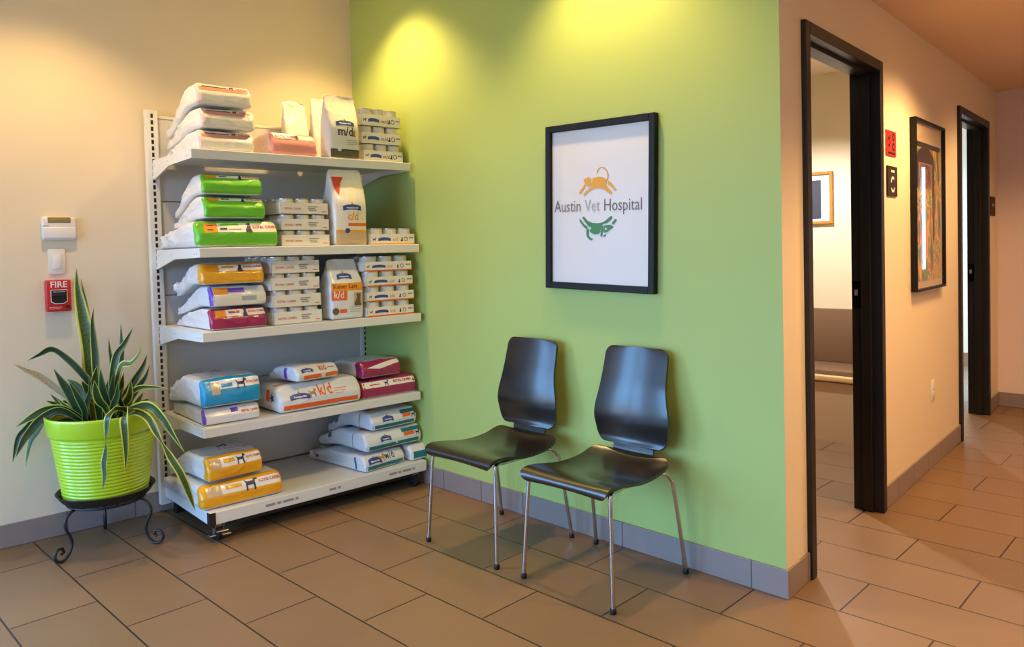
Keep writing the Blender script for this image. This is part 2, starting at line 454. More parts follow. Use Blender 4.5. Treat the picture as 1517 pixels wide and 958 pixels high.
# ---- alarm keypad, light switch, fire pull on the left wall
t = thing('alarm_keypad', 'white alarm keypad with small amber display above the light switch', 'keypad', LW(-1.68, 0, 1.52), (0, 0, TH_L))
M_wp = mat('white plastic', (228, 222, 216), .4)
MB().box(-.076, .076, -.026, -.001, -.058, .058, .012, seg=4).obj('housing', M_wp, t)
MB().box(-.05, .05, -.0285, -.024, .028, .055, .002).obj('display', mat('amber display', (150, 128, 66), .25), t)
MB().box(-.072, -.045, -.0275, -.024, .012, .0145).box(-.066, -.045, -.0275, -.024, .002, .0035).obj('indicator_line', mat('grey print', (150, 146, 144), .5), t, smooth=False)
MB().box(-.073, .073, -.0285, -.02, -.05, .008, .006, seg=3).obj('keypad_cover', mat('white plastic cover', (234, 228, 222), .35), t)
t = thing('light_switch', 'white rocker light switch between the keypad and the red fire alarm', 'switch', LW(-1.694, 0, 1.357), (0, 0, TH_L))
MB().box(-.037, .037, -.007, -.0005, -.0625, .0625, .003).obj('wall_plate', M_wp, t)
MB().box(-.018, .018, -.011, -.005, -.035, .035, .002).obj('rocker', mat('white rocker', (236, 230, 226), .35), t)
t = thing('fire_alarm_pull', 'red fire alarm pull station with white FIRE lettering on beige wall', 'fire alarm', LW(-1.699, 0, 1.19), (0, 0, TH_L))
M_red = mat('fire alarm red', (200, 34, 36), .35)
MB().box(-.054, .054, -.045, -.0005, -.077, .077, .006, seg=3).obj('housing', M_red, t)
fm = lambda x0, z0: (lambda tx, ty, off: V((x0 + tx, -.0452 - off, z0 + ty)))
text_on(t, 'lettering', 'FIRE', .042, fm(0, .041), mat('white print', (240, 236, 234), .5), 'CENTER', bold=.0006, squeeze=.98)
g = MB(); g.prism([(-.036, .03), (.036, .03), (.036, -.028), (.02, -.04), (-.02, -.04), (-.036, -.028)], lambda a, b, d: V((a, -d, b)), .044, .0475); g.obj('white_bezel', mat('white print', (240, 236, 234)), t, smooth=False)
g = MB(); g.prism([(-.033, .027), (.033, .027), (.033, -.026), (.018, -.037), (-.018, -.037), (-.033, -.026)], lambda a, b, d: V((a, -d, b)), .046, .049); pl = g.obj('pull_plate', mat('black plastic', (28, 26, 28), .35), t, smooth=False)
MB().box(-.03, .03, -.062, -.047, -.004, .012, .003).obj('pull_handle', mat('black plastic', (28, 26, 28), .35), t)
text_on(t, 'handle_lettering', 'PULL DOWN', .0085, (lambda tx, ty, off: V((tx, -.0492 - off, .0165 + ty))), mat('white print', (240, 236, 234)), 'CENTER')
MB().lathe([(0, -.052), (.0075, -.052), (.0085, -.049), (.0085, -.044)], 20, c=(.036, 0, -.056), axis='y').obj('lock', mat('black plastic', (28, 26, 28)), t)
MB().box(-.045, .012, -.0456, -.044, -.057, -.0555).box(-.045, .005, -.0456, -.044, -.064, -.0628).obj('instruction_lines', mat('white print', (240, 236, 234)), t, smooth=False)

# ---- hall wall: signs, poster, outlet
def hall_thing(name, label, cat, s, z, group=None): return thing(name, label, cat, HW(s, 0, z), (0, 0, TH_H), group)
hf = lambda x0, d, z0: (lambda tx, ty, off: V((x0 + tx, -d - off, z0 + ty)))
t = hall_thing('wall_sign', 'small red sign with black pictograms beside the nearer door', 'sign', 1.415, 1.853)
MB().box(-.085, .085, -.006, 0, -.064, .064, .001).obj('plate', mat('red sign plate', (206, 44, 34), .4), t, smooth=False)
arc = lambda r0, r1, a0, a1: [(r1 * math.cos(a0 + (a1 - a0) * i / 12), r1 * math.sin(a0 + (a1 - a0) * i / 12)) for i in range(13)] + [(r0 * math.cos(a1 - (a1 - a0) * i / 12), r0 * math.sin(a1 - (a1 - a0) * i / 12)) for i in range(13)]
k = lambda P, s, x, y: [(a * s + x, b * s + y) for a, b in P]
cir = [(math.cos(i * PI / 8), math.sin(i * PI / 8)) for i in range(16)]
for P_ in (k(DOG, .045, -.04, .022), k(DOG, .04, -.04, -.012), arc(.010, .022, 0, 1.99 * PI), [(x_, y_ - .05) for x_, y_ in arc(.010, .022, 0, 1.99 * PI)]):
    dx_, dy_ = (0, 0) if P_[0][0] < 0 else (.036, .034)
    polys_on(t, 'pictogram', [[(x_ + dx_, y_ + dy_) for x_, y_ in P_]], hf(0, .006, 0), M_black)
MB().box(-.06, .06, -.0072, -.006, -.055, -.045).obj('lettering_line', M_black, t, smooth=False)
t = hall_thing('room_sign', 'brown room sign with white marks below the small red sign', 'sign', 1.425, 1.66)
MB().box(-.085, .085, -.008, 0, -.077, .077, .002).obj('plate', mat('dark brown plate', (52, 36, 28), .6, spec=.25), t, smooth=False)
polys_on(t, 'white_mark', [[(-.03, .045), (.03, .045), (.03, .056), (-.03, .056)], [(a, b - .012) for a, b in arc(.024, .036, .25 * PI, .95 * PI)], [(a, b - .022) for a, b in arc(.024, .036, -.85 * PI, -.1 * PI)]], hf(0, .008, 0), mat('white print'))
t = hall_thing('room_sign', 'dark room sign beside the farther door at the hall end', 'sign', 4.14, 1.60)
MB().box(-.09, .09, -.008, 0, -.075, .075, .002).obj('plate', mat('dark brown plate'), t, smooth=False)
polys_on(t, 'white_mark', [[(-.04, .0), (.04, .0), (.04, .02), (-.04, .02)]], hf(0, .008, 0), mat('grey print'))

t = hall_thing('framed_poster', 'tall glazed poster of bright tangled colours with dark arch, in thin black frame', 'poster', 2.115, 1.548)
PW, PH = .335, .482
f = MB()
for x0, x1, z0, z1 in ((-PW, -PW + .014, -PH, PH), (PW - .014, PW, -PH, PH), (-PW + .014, PW - .014, PH - .014, PH), (-PW + .014, PW - .014, -PH, -PH + .014)):
    f.box(x0, x1, -.035, -.002, z0, z1, .002)
f.obj('frame', mat('black frame'), t, smooth=False)
def poster_mat():
    m = bpy.data.materials.new('abstract poster print'); m.use_nodes = True
    nt = m.node_tree; b = nt.nodes['Principled BSDF']; b.inputs['Roughness'].default_value = .5
    tc = nt.nodes.new('ShaderNodeTexCoord'); mp = nt.nodes.new('ShaderNodeMapping'); mp.inputs['Scale'].default_value = (1, 1, .55); mp.inputs['Rotation'].default_value = (0, .5, 0)
    nt.links.new(tc.outputs['Object'], mp.inputs[0])
    n = nt.nodes.new('ShaderNodeTexNoise'); n.inputs['Scale'].default_value = 5.5; n.inputs['Detail'].default_value = 2.5; n.inputs['Distortion'].default_value = 1.6
    nt.links.new(mp.outputs[0], n.inputs['Vector'])
    r = nt.nodes.new('ShaderNodeValToRGB'); nt.links.new(n.outputs['Fac'], r.inputs[0])
    cr = r.color_ramp; cr.interpolation = 'LINEAR'
    stops = [(.30, (26, 26, 50)), (.37, (40, 96, 60)), (.42, (236, 200, 50)), (.46, (70, 120, 130)), (.50, (120, 150, 60)), (.535, (250, 186, 40)), (.57, (214, 90, 40)), (.62, (60, 130, 90)), (.70, (50, 50, 110))]
    while len(cr.elements) < len(stops): cr.elements.new(.5)
    for e, (p, c) in zip(cr.elements, stops): e.position = p; e.color = rgb(*c)
    nt.links.new(r.outputs[0], b.inputs['Base Color'])
    return m
sh = MB().box(-PW + .014, PW - .014, -.014, -.004, -PH + .014, PH - .014).obj('poster_sheet', mat('tan poster margin', (206, 184, 156), .5), t, smooth=False)
rect_on(sh, 'printed_picture', -.285, .285, -.43, .33, hf(0, .0145, 0), poster_mat(), nx=2, ny=2)
rect_on(sh, 'picture_top', -.285, .285, .33, .36, hf(0, .0145, 0), M_black, nx=1, ny=1)
rect_on(sh, 'picture_heading', -.25, .12, .1, .3, hf(0, .0145, 0), mat('tan brown print', (150, 108, 78), .5), off=.0016, nx=1, ny=1)
polys_on(sh, 'dark_arch', [[(-.265 + 0, .1), (-.265, .24)] + [(-.065 + .2 * math.cos(PI - i * PI / 14), .25 + .085 * math.sin(i * PI / 14)) for i in range(15)] + [(.135, .24), (.135, -.2), (.09, -.2), (.09, .245), (-.22, .245), (-.22, .1)]], hf(0, .0145, 0), mat('dark plum print', (48, 30, 36), .5), off=.002)
text_on(sh, 'lettering', 'AUSTIN', .17, hf(-.2, .0145, .115), mat('dark red print', (92, 34, 28), .5), squeeze=.42, off=.0025, bold=.004)
MB().add([(-PW + .012, -.025, -PH + .012), (PW - .012, -.025, -PH + .012), (PW - .012, -.025, PH - .012), (-PW + .012, -.025, PH - .012)], [(0, 1, 2, 3)]).obj('glazing', M_glass, t, smooth=False)
t = hall_thing('wall_outlet', 'white outlet plate low on the wall under the tall poster', 'outlet', 2.232, .455)
MB().box(-.036, .036, -.007, 0, -.06, .06, .003).obj('cover_plate', M_wp, t)
MB().box(-.016, .016, -.0095, -.005, .006, .034, .004).box(-.016, .016, -.0095, -.005, -.034, -.006, .004).obj('socket', mat('white rocker'), t)

# ---- room behind the nearer door: bench and a framed picture
t = thing('framed_picture', 'dark square picture with white mat in golden wood frame, inside the nearer room', 'picture', (1.775, R1Y, 1.677))
f = MB()
for x0, x1, z0, z1 in ((-.19, -.168, -.19, .19), (.168, .19, -.19, .19), (-.168, .168, .168, .19), (-.168, .168, -.19, -.168)):
    f.box(x0, x1, -.025, -.001, z0, z1, .003)
f.obj('frame', mat('golden wood', (190, 128, 56), .4), t, smooth=False)
MB().box(-.168, .168, -.012, -.003, -.168, .168).obj('mat_board', mat('white mat board', (232, 230, 236), .6), t, smooth=False)
MB().box(-.11, .105, -.0135, -.011, -.15, .13).obj('dark_image', mat('dark slate print', (62, 66, 78), .5), t, smooth=False)
t = thing('wall_bench', 'built in bench with brown back panel and pale wood nosing, inside the nearer room', 'bench', (1.3, R1Y, 0))
M_bp = mat('brown laminate', (128, 98, 72), .45); M_bl = mat('tan laminate', (196, 164, 128), .45)
MB().box(-1.35, 1.34, -.4, -.005, 0, .40).obj('base', M_bl, t, smooth=False)
MB().box(-1.35, 1.34, -.40, -.005, .40, .485, .01).obj('seat', M_bp, t)
MB().box(-1.35, 1.34, -.425, -.39, .41, .452, .012, seg=3).obj('nosing', mat('pale maple', (228, 188, 128), .35), t)
MB().box(-1.35, 1.34, -.032, -.002, .485, .872, .004).obj('backrest', M_bp, t)

# ================================================================== SHELVING UNIT
sr = thing('shelving_unit', 'white wheeled steel shelving unit of five tiers against the beige wall', 'shelving', SH, (0, 0, TH_L))
SWD = 1.24
# local frame: x along shelf, y towards wall (n = -y)
for x in (-.0, SWD):
    u = MB().box(x - .03, x + .03, -.062, -.022, .05, 2.14, .003).obj('upright', M_white, sr, smooth=False)
    s = MB(); z = .16
    while z < 2.11:
        s.box(x - .006, x + .006, -.0632, -.0615, z, z + .022); z += .034
    s.obj('slot_strip', M_black, u, smooth=False)
M_panel = mat('light grey back panel', (206, 204, 204), .45)
for z0, z1 in ((.16, .66), (.664, 1.16), (1.164, 1.66), (1.664, 2.1)):
    MB().box(.032, SWD - .032, -.045, -.03, z0, z1, .002).obj('back_panel', M_panel, sr, smooth=False)
MB().box(.0, SWD, -.05, -.03, 2.1, 2.115, .002).obj('top_rail', M_white, sr, smooth=False)
MB().box(.03, SWD - .03, -.056, -.03, .60, .615, .002).obj('back_rail', M_white, sr, smooth=False)
SHZ = [(1.875, .62), (1.404, .68), (1.005, .68), (.545, .65)]
for z, d in SHZ:
    k_ = MB().box(0.012, SWD - .012, -d, -.064, z - .02, z, .003)
    k_.box(-.004, SWD + .004, -d - .004, -d + .014, z - .046, z + .001, .004)
    dk = k_.obj('shelf_deck', M_white, sr, smooth=False)
    for x0 in (-.004, SWD - .004):
        br = MB(); br.prism([(-.05, z), (-d + .008, z), (-d + .008, z - .045), (-d * .5, z - .05), (-.05, z - .105)], (lambda a, b, dd: V((dd, a, b))), x0, x0 + .008)
        br.obj('bracket', M_white, dk, smooth=False)
    ds = MB()
    for yy in (-.09, -.3, -d + .06, -d + .03): ds.lathe([(0, -.0055), (.003, -.005), (.004, -.004)], 10, c=(0, yy, z - .028 - .0), axis='x')
    ds.obj('screw_head', mat('grey dimple', (150, 150, 150), .5), dk)
bz, bd = .15, .69
b_ = MB().box(-.006, SWD + .006, -bd, -.03, bz - .06, bz, .004)
bdk = b_.obj('base_deck', M_white, sr, smooth=False)
MB().box(.02, SWD - .02, -bd + .03, -.05, bz - .085, bz - .055).obj('under_deck_shade', M_deckshade, sr, smooth=False)  # black slab stands in for the dark shadow under the base deck
# small printed shelf strips
for x0, n_ in ((.27, 4), (.62, 2), (.99, 4)):
    s = MB(); x = x0
    for i in range(n_):
        l = (.05, .02, .058, .016)[i % 4] * (1 if n_ == 4 else .8)
        s.box(x, x + l, -bd - .0012, -bd, bz - .036, bz - .024); x += l + .01
    s.obj('shelf_strip_print', mat('grey print'), bdk, smooth=False)
MB().box(-.0075, .022, -bd - .0025, -bd + .03, bz - .062, bz - .001).obj('corner_tape', M_black, bdk, smooth=False)
for x, y, brake in ((.05, -.64, True), (SWD - .05, -.64, False), (.04, -.09, False), (SWD - .06, -.09, False)):
    c = MB().box(x - .034, x + .034, y - .034, y + .034, .084, .091, .002)
    c.lathe([(0, 0), (.024, 0), (.027, .006), (.02, .012), (0, .012)], 20, c=(x, y, .072))
    for sx in (-.022, .018): c.prism([(-.026, .078), (.022, .078), (.014, .03), (.004, .026), (-.006, .03)], (lambda a_, b_, dd: V((x + dd, y + a_, b_))), sx, sx + .004)
    if brake:
        c.box(x - .026, x + .03, y - .055, y - .028, .052, .058, .002).box(x - .004, x + .034, y - .074, y - .05, .040, .046, .002).box(x - .05, x - .02, y - .03, y + .004, .03, .036, .002)
    cc = c.obj('caster_fork', M_steel, sr, smooth=False)
    MB().lathe([(0, -.014), (.026, -.014), (.034, -.011), (.036, 0), (.034, .011), (.026, .014), (0, .014)], 28, c=(x, y, .036), axis='x').obj('caster_wheel', M_rubber, cc)
    MB().lathe([(0, -.0205), (.008, -.0205), (.008, .0205), (0, .0205)], 12, c=(x, y, .036), axis='x').obj('axle', M_steel, cc)

# ================================================================== BAGS AND CASES
def smooth01(a, b, t):
    x = min(1, max(0, (t - a) / (b - a))); return x * x * (3 - 2 * x)

class Bag:
    def __init__(s, a, b, h, r=.018, t0=.45, tmin=.42, lift=.0, bulge=.008, droop=0.0, wr=.009, cf=.028, seed=0, wtap=0.0, pinch=1.0, fw=0.0, stand=False):
        s.stand = stand; s.cf = 0 if stand else cf
        if stand and tmin > .2: s.tmin = .07
        s.A, s.B, s.H = a / 2, b / 2, h / 2
        s.r, s.t0, s.tmin, s.lift, s.bulge, s.droop, s.wr, s.seed, s.wtap, s.pinch, s.fw = r, t0, tmin, lift, bulge, droop, wr, seed, wtap, pinch, fw
    def p(s, x, y, z):
        q = V((x * s.A, y * s.B, z * s.H)); r = min(s.r, s.H * .95)
        c = V((max(-s.A + r, min(s.A - r, q.x)), max(-s.B + r, min(s.B - r, q.y)), max(-s.H + r, min(s.H - r, q.z))))
        d = q - c
        if d.length > 1e-9: q = c + d.normalized() * r
        t = (q.y + s.B) / (2 * s.B)
        k = smooth01(s.t0, 1.0, t) ** s.pinch
        T = 1 - (1 - s.tmin) * k
        xx = q.x / s.A; zz = q.z / s.H
        e = max(0, 1 - (2 * t - 1) ** 2)
        q = V(q)
        if zz > 0: q.z += s.bulge * zz * (1 - xx * xx) * e
        q.x += s.bulge * .5 * xx * abs(xx) * (1 - zz * zz) * e
        if not s.stand: q.y -= s.bulge * .5 * (1 - xx * xx) * (1 - zz * zz) * (1 if y < -.999 else 0)
        zp = -s.H + 2 * s.H * s.lift
        q.z = zp + (q.z - zp) * T
        q.x *= (1 - s.wtap * k) * (1 - s.fw * (1 - t))
        q.z -= s.droop * k
        if s.cf: q.y += s.cf * smooth01(-.15, 1.0, zz) * max(0, 1 - t / .22)
        # creases of the film
        a = s.wr * (.55 + 1.4 * k)
        sp = V((q.x * 8, q.y * 8, q.z * 10)) + V((s.seed * 3.1, s.seed * 1.7, 0))
        n1 = noise.noise(sp)
        r1 = 1 - min(1, abs(noise.noise(sp * 1.3 + V((9, 4, 7)))) * 5); r2 = 1 - min(1, abs(noise.noise(sp * 2.6 + V((2, 8, 1)))) * 5)
        amt = a * (.9 * n1 + .55 * r1 * r1 + .3 * r2 * r2 - .35)
        nn = V((x ** 5, y ** 5 * .6, z ** 5)); nn = nn.normalized() if nn.length > 1e-6 else V((0, 0, 1))
        edge = .03 + .97 * smooth01(-1, -.72, z)
        if s.stand and y < -.98: edge = .1
        return q + nn * amt * edge
    def face(s, f, u, v):
        return {'front': (u, -1, v), 'top': (u, v, 1), 'left': (-1, -u, v), 'right': (1, u, v), 'bottom': (u, v, -1), 'back': (-u, 1, v)}[f]
    def at(s, f, u0, v0):
        HU = {'front': s.A, 'top': s.A, 'left': s.B, 'right': s.B}[f]; HV = {'front': s.H, 'top': s.B, 'left': s.H, 'right': s.H}[f]
        def fn(tx, ty, off):
            u = u0 + tx / HU; v = v0 + ty / HV
            P = s.p(*s.face(f, u, v)); e = .02
            du = s.p(*s.face(f, u + e, v)) - s.p(*s.face(f, u - e, v)); dv = s.p(*s.face(f, u, v + e)) - s.p(*s.face(f, u, v - e))
            n = du.cross(dv); n = n.normalized() if n.length > 1e-12 else V((0, 0, 1))
            return P + n * off
        return fn
    def mesh(s, zone, ylines=(), nx=24, ny=36, nz=14, zl=()):
        def lines(h, r, n, extra=()):
            k = min(.9, r / h); L = [-1, -1 + k * .25, -1 + k * .6, -1 + k]
            m = [(-1 + k) + (2 - 2 * k) * i / n for i in range(1, n)]
            L = L + m + [1 - k, 1 - k * .6, 1 - k * .25, 1]
            L = sorted(set([round(v, 5) for v in L] + [round(v, 5) for v in extra])); o = [L[0]]
            for v in L[1:]:
                if v - o[-1] > .004: o.append(v)
            o[-1] = 1.0
            return o
        X = lines(s.A, s.r, nx); Y = lines(s.B, s.r, ny, ylines); Z = lines(s.H, s.r, nz, zl)
        idx = {}; mb = MB()
        def vid(i, j, k):
            key = (i, j, k)
            if key not in idx:
                idx[key] = len(mb.v); mb.v.append(tuple(s.p(X[i], Y[j], Z[k])))
            return idx[key]
        NX, NY, NZ = len(X) - 1, len(Y) - 1, len(Z) - 1
        def quad(a, b, c, d, f, x, y, z):
            mb.f.append((a, b, c, d)); mb.mi.append(zone(f, x, y, z))
        for i in range(NX):
            for j in range(NY):
                x = (X[i] + X[i + 1]) / 2; y = (Y[j] + Y[j + 1]) / 2
                quad(vid(i, j, 0), vid(i, j + 1, 0), vid(i + 1, j + 1, 0), vid(i + 1, j, 0), 'bottom', x, y, -1)
                quad(vid(i, j, NZ), vid(i + 1, j, NZ), vid(i + 1, j + 1, NZ), vid(i, j + 1, NZ), 'top', x, y, 1)
        for i in range(NX):
            for k in range(NZ):
                x = (X[i] + X[i + 1]) / 2; z = (Z[k] + Z[k + 1]) / 2
                quad(vid(i, 0, k), vid(i + 1, 0, k), vid(i + 1, 0, k + 1), vid(i, 0, k + 1), 'front', x, -1, z)
                quad(vid(i, NY, k), vid(i, NY, k + 1), vid(i + 1, NY, k + 1), vid(i + 1, NY, k), 'back', x, 1, z)
        for j in range(NY):
            for k in range(NZ):
                y = (Y[j] + Y[j + 1]) / 2; z = (Z[k] + Z[k + 1]) / 2
                quad(vid(0, j, k), vid(0, j, k + 1), vid(0, j + 1, k + 1), vid(0, j + 1, k), 'left', -1, y, z)
                quad(vid(NX, j, k), vid(NX, j + 1, k), vid(NX, j + 1, k + 1), vid(NX, j, k + 1), 'right', 1, y, z)
        return mb

def film(name, col): return mat(name, col, .3, coat=.4, bump=.8, bscale=22)
F_white = film('white bag film', (226, 226, 228)); F_cream = film('cream bag film', (232, 226, 214)); F_pink = film('pale pink bag film', (226, 190, 192))
F_salmon = film('salmon bag film', (224, 146, 138)); F_green = film('bright green bag film', (104, 194, 36)); F_yellow = film('golden yellow bag film', (238, 168, 24))
F_purple = film('purple bag film', (112, 70, 190)); F_magenta = film('magenta bag film', (158, 24, 84)); F_blue = film('sky blue bag film', (22, 152, 206))
F_orange = film('orange bag film', (238, 102, 34)); F_teal = film('teal bag film', (14, 112, 126)); F_brown = film('brown paper tip', (150, 108, 46)); F_dark = film('dark bronze bag film', (92, 84, 58))
F_grey = film('grey bag film', (170, 170, 182)); F_tan = film('tan bag film', (200, 172, 140))
P_white = film('white label', (236, 232, 228)); P_orange = film('orange label square', (240, 150, 30)); P_red = mat('red lettering', (206, 40, 34), .4); P_navy = mat('navy print', (44, 46, 92), .4)
P_blue = mat('blue logo print', (48, 74, 150), .4); P_grey = mat('grey print'); P_orl = mat('orange lettering', (232, 100, 30), .4); P_lpink = film('pink stripe', (232, 150, 140)); P_tan = mat('tan print', (186, 130, 72), .5)
P_teal = mat('teal print', (26, 112, 124), .4); P_purple = mat('purple print', (112, 80, 180), .4)

def bag_at(name, label, group, bag, s, n_front, z, yaw=0.0, roll=0.0, pitch=0.0, standing=False, cat='pet food bag'):
    """root at the middle of the bag's footprint; the bag's front face stands n_front from the wall"""
    if standing:
        loc = SP(s + bag.A, n_front - bag.H, z); rot = (0, 0, TH_L + yaw)
    else:
        loc = SP(s + bag.A, n_front - bag.B, z); rot = (pitch, roll, TH_L + yaw)
    t = thing(name, label, cat, loc, rot, group)
    return t

def make_bag(name, label, group, a, b, h, s, n, z, mats, zone, ylines=(), decals=None, yaw=0, roll=0, pitch=0, standing=False, cat='pet food bag', **kw):
    bag = Bag(a, b, h, stand=standing, **kw)
    t = bag_at(name, label, group, bag, s, n, z, yaw, roll, pitch, standing, cat)
    mb = bag.mesh(zone, ylines)
    o = mb.obj('body', mats, t, angle=75)
    kids = [o]
    if decals:
        decals(bag, o)
    if standing:
        o.rotation_euler = (PI / 2, 0, 0); o.location = (0, 0, bag.B)
    else:
        o.location = (0, 0, bag.H)
    return t

def rx(o, bag, f, name, u0, u1, v0, v1, m, off=.0012, nx=14, ny=5):
    HU = {'front': bag.A, 'top': bag.A, 'left': bag.B, 'right': bag.B}[f]; HV = {'front': bag.H, 'top': bag.B, 'left': bag.H, 'right': bag.H}[f]
    return rect_on(o, name, u0 * HU, u1 * HU, v0 * HV, v1 * HV, bag.at(f, 0, 0), m, off, nx, ny)
def tx(o, bag, f, s, u, v, size, m, off=.0024, align='LEFT', squeeze=.9, bold=0, name='lettering'):
    HU = {'front': bag.A, 'top': bag.A, 'left': bag.B, 'right': bag.B}[f]
    return text_on(o, name, s, size, bag.at(f, u, v), m, align, off, bold or .0005, squeeze, (.93 - u) * HU if align == 'LEFT' else None)
def ribbon(o, bag, f, u, v, w, h):
    polys_on(o, 'blue_logo', [[(a * w, b * h) for a, b in RIBBON]], bag.at(f, u, v), P_blue, off=.0022)
    polys_on(o, 'logo_peak', [[(-.16 * w, .34 * h), (.16 * w, .34 * h), (0, .8 * h)]], bag.at(f, u, v), P_tan, off=.0022)
    tx(o, bag, f, 'Prescription Diet', u, v - .12 * h / {'front': bag.H, 'top': bag.B, 'left': bag.H}[f], w * .2, P_white, .0032, 'CENTER')

# zone helper: colour 0 = film, 1 = colour wrap at the front end, 2 = edge stripe, 3 = tip
def wrapzone(yw, tip=None, stripe=None):
    def z(f, x, y, zz):
        if tip is not None and y > tip: return 3
        if f == 'bottom': return 0
        if stripe is not None and y < yw and (x < -.9 or f == 'left'): return 2
        if f == 'front' or y < yw: return 1
        return 0
    return z

# ---------- top shelf
z1 = 1.875
def d_pink(bag, o):
    rx(o, bag, 'front', 'pink_stripe', -.9, .97, .30, .62, P_lpink)
    rx(o, bag, 'front', 'dark_line', -.78, .1, .66, .74, mat('olive print', (84, 72, 40), .5), off=.002, ny=1)
    polys_on(o, 'dog_print', [sc(DOG, .022)], bag.at('front', .28, .76), M_black, off=.0024)
    tx(o, bag, 'front', 'ROYAL CANIN', .45, .6, .02, P_red)
for i, (zz, ss, hh, dr, nm, yw) in enumerate(((0.0, .055, .1, .0, 'bottom', .0), (.111, .06, .1, .056, 'middle', .02), (.222, .056, .106, .108, 'top', -.02))):
    make_bag('pet_food_bag', 'white bag with pink stripes, %s of the stack of three on the top shelf' % nm, 'white and pink bags on the top shelf', .272, .5, hh, ss, .585, z1 + zz + .002, [F_white, F_cream, F_pink, F_white],
             wrapzone(-.93, stripe=1), (-.93,), d_pink, yaw=yw, t0=.25, droop=dr, seed=i + 1, bulge=.004)
def d_salmon(bag, o):
    rx(o, bag, 'front', 'label', -.85, .95, .45, .9, P_white)
    tx(o, bag, 'front', 'ROYAL CANIN', -.8, .56, .021, P_red, off=.003)
    polys_on(o, 'cat_print', [sc(CATSIT, .026)], bag.at('front', .15, .7), M_black, off=.003)
make_bag('pet_food_bag', 'small salmon pink bag lying between the pink striped stack and the pouches', None, .255, .34, .115, .41, .6, z1 + .002, [F_pink, F_salmon, F_white, F_white], wrapzone(-.9), (-.9,), d_salmon, seed=11, bulge=.006, t0=.5, tmin=.6)
for i, (ss, nn, hh, lab, yw) in enumerate(((.692, .195, .375, 'glossy white standing pouch behind the salmon pink bag, nearer the striped stack', .05), (.87, .2, .41, 'glossy white standing pouch tucked behind the bag lettered m d', -.04))):
    def d_pouch(bag, o):
        rx(o, bag, 'top', 'label', -.6, .6, -.6, -.1, P_white)
        tx(o, bag, 'top', 'm/d', -.35, -.45, .04, P_grey)
    make_bag('pet_food_pouch', lab, 'white pouches on the top shelf', .145, hh, .1, ss, nn, z1 + .001, [F_white], lambda f, x, y, z: 0, (), d_pouch, standing=True, yaw=yw, t0=.25, lift=.5, tmin=.07, seed=20 + i, wr=.006, bulge=.01)
def d_md(bag, o):
    rx(o, bag, 'top', 'dark_foot', -.97, .97, -.97, -.74, F_dark)
    rx(o, bag, 'top', 'navy_band', -.97, .97, -.74, -.70, P_navy, off=.0018, ny=1)
    polys_on(o, 'round_mark', [[(.012 * math.cos(i * PI / 8), .012 * math.sin(i * PI / 8)) for i in range(16)]], bag.at('top', -.4, -.7), P_white, off=.003)
    ribbon(o, bag, 'top', .02, .1, .055, .035)
    tx(o, bag, 'top', 'm/d', -.5, -.28, .068, P_navy, bold=.001)
    polys_on(o, 'cat_print', [sc(CATSIT, .035)], bag.at('top', .58, -.2), P_tan, off=.0024)
    for v in (-.42, -.48, -.54): rx(o, bag, 'top', 'small_print', .1, .8, v - .008, v + .008, P_grey, off=.0018, ny=1)
make_bag('pet_food_bag', 'white standing bag lettered m d with dark foot, on the top shelf', None, .185, .35, .11, .735, .605, z1 + .001, [F_cream, F_white], lambda f, x, y, z: 1 if f == 'left' and y < .3 else 0, (.3,), d_md, standing=True, t0=.45, lift=.55, tmin=.07, seed=5, wr=.004, bulge=.01)

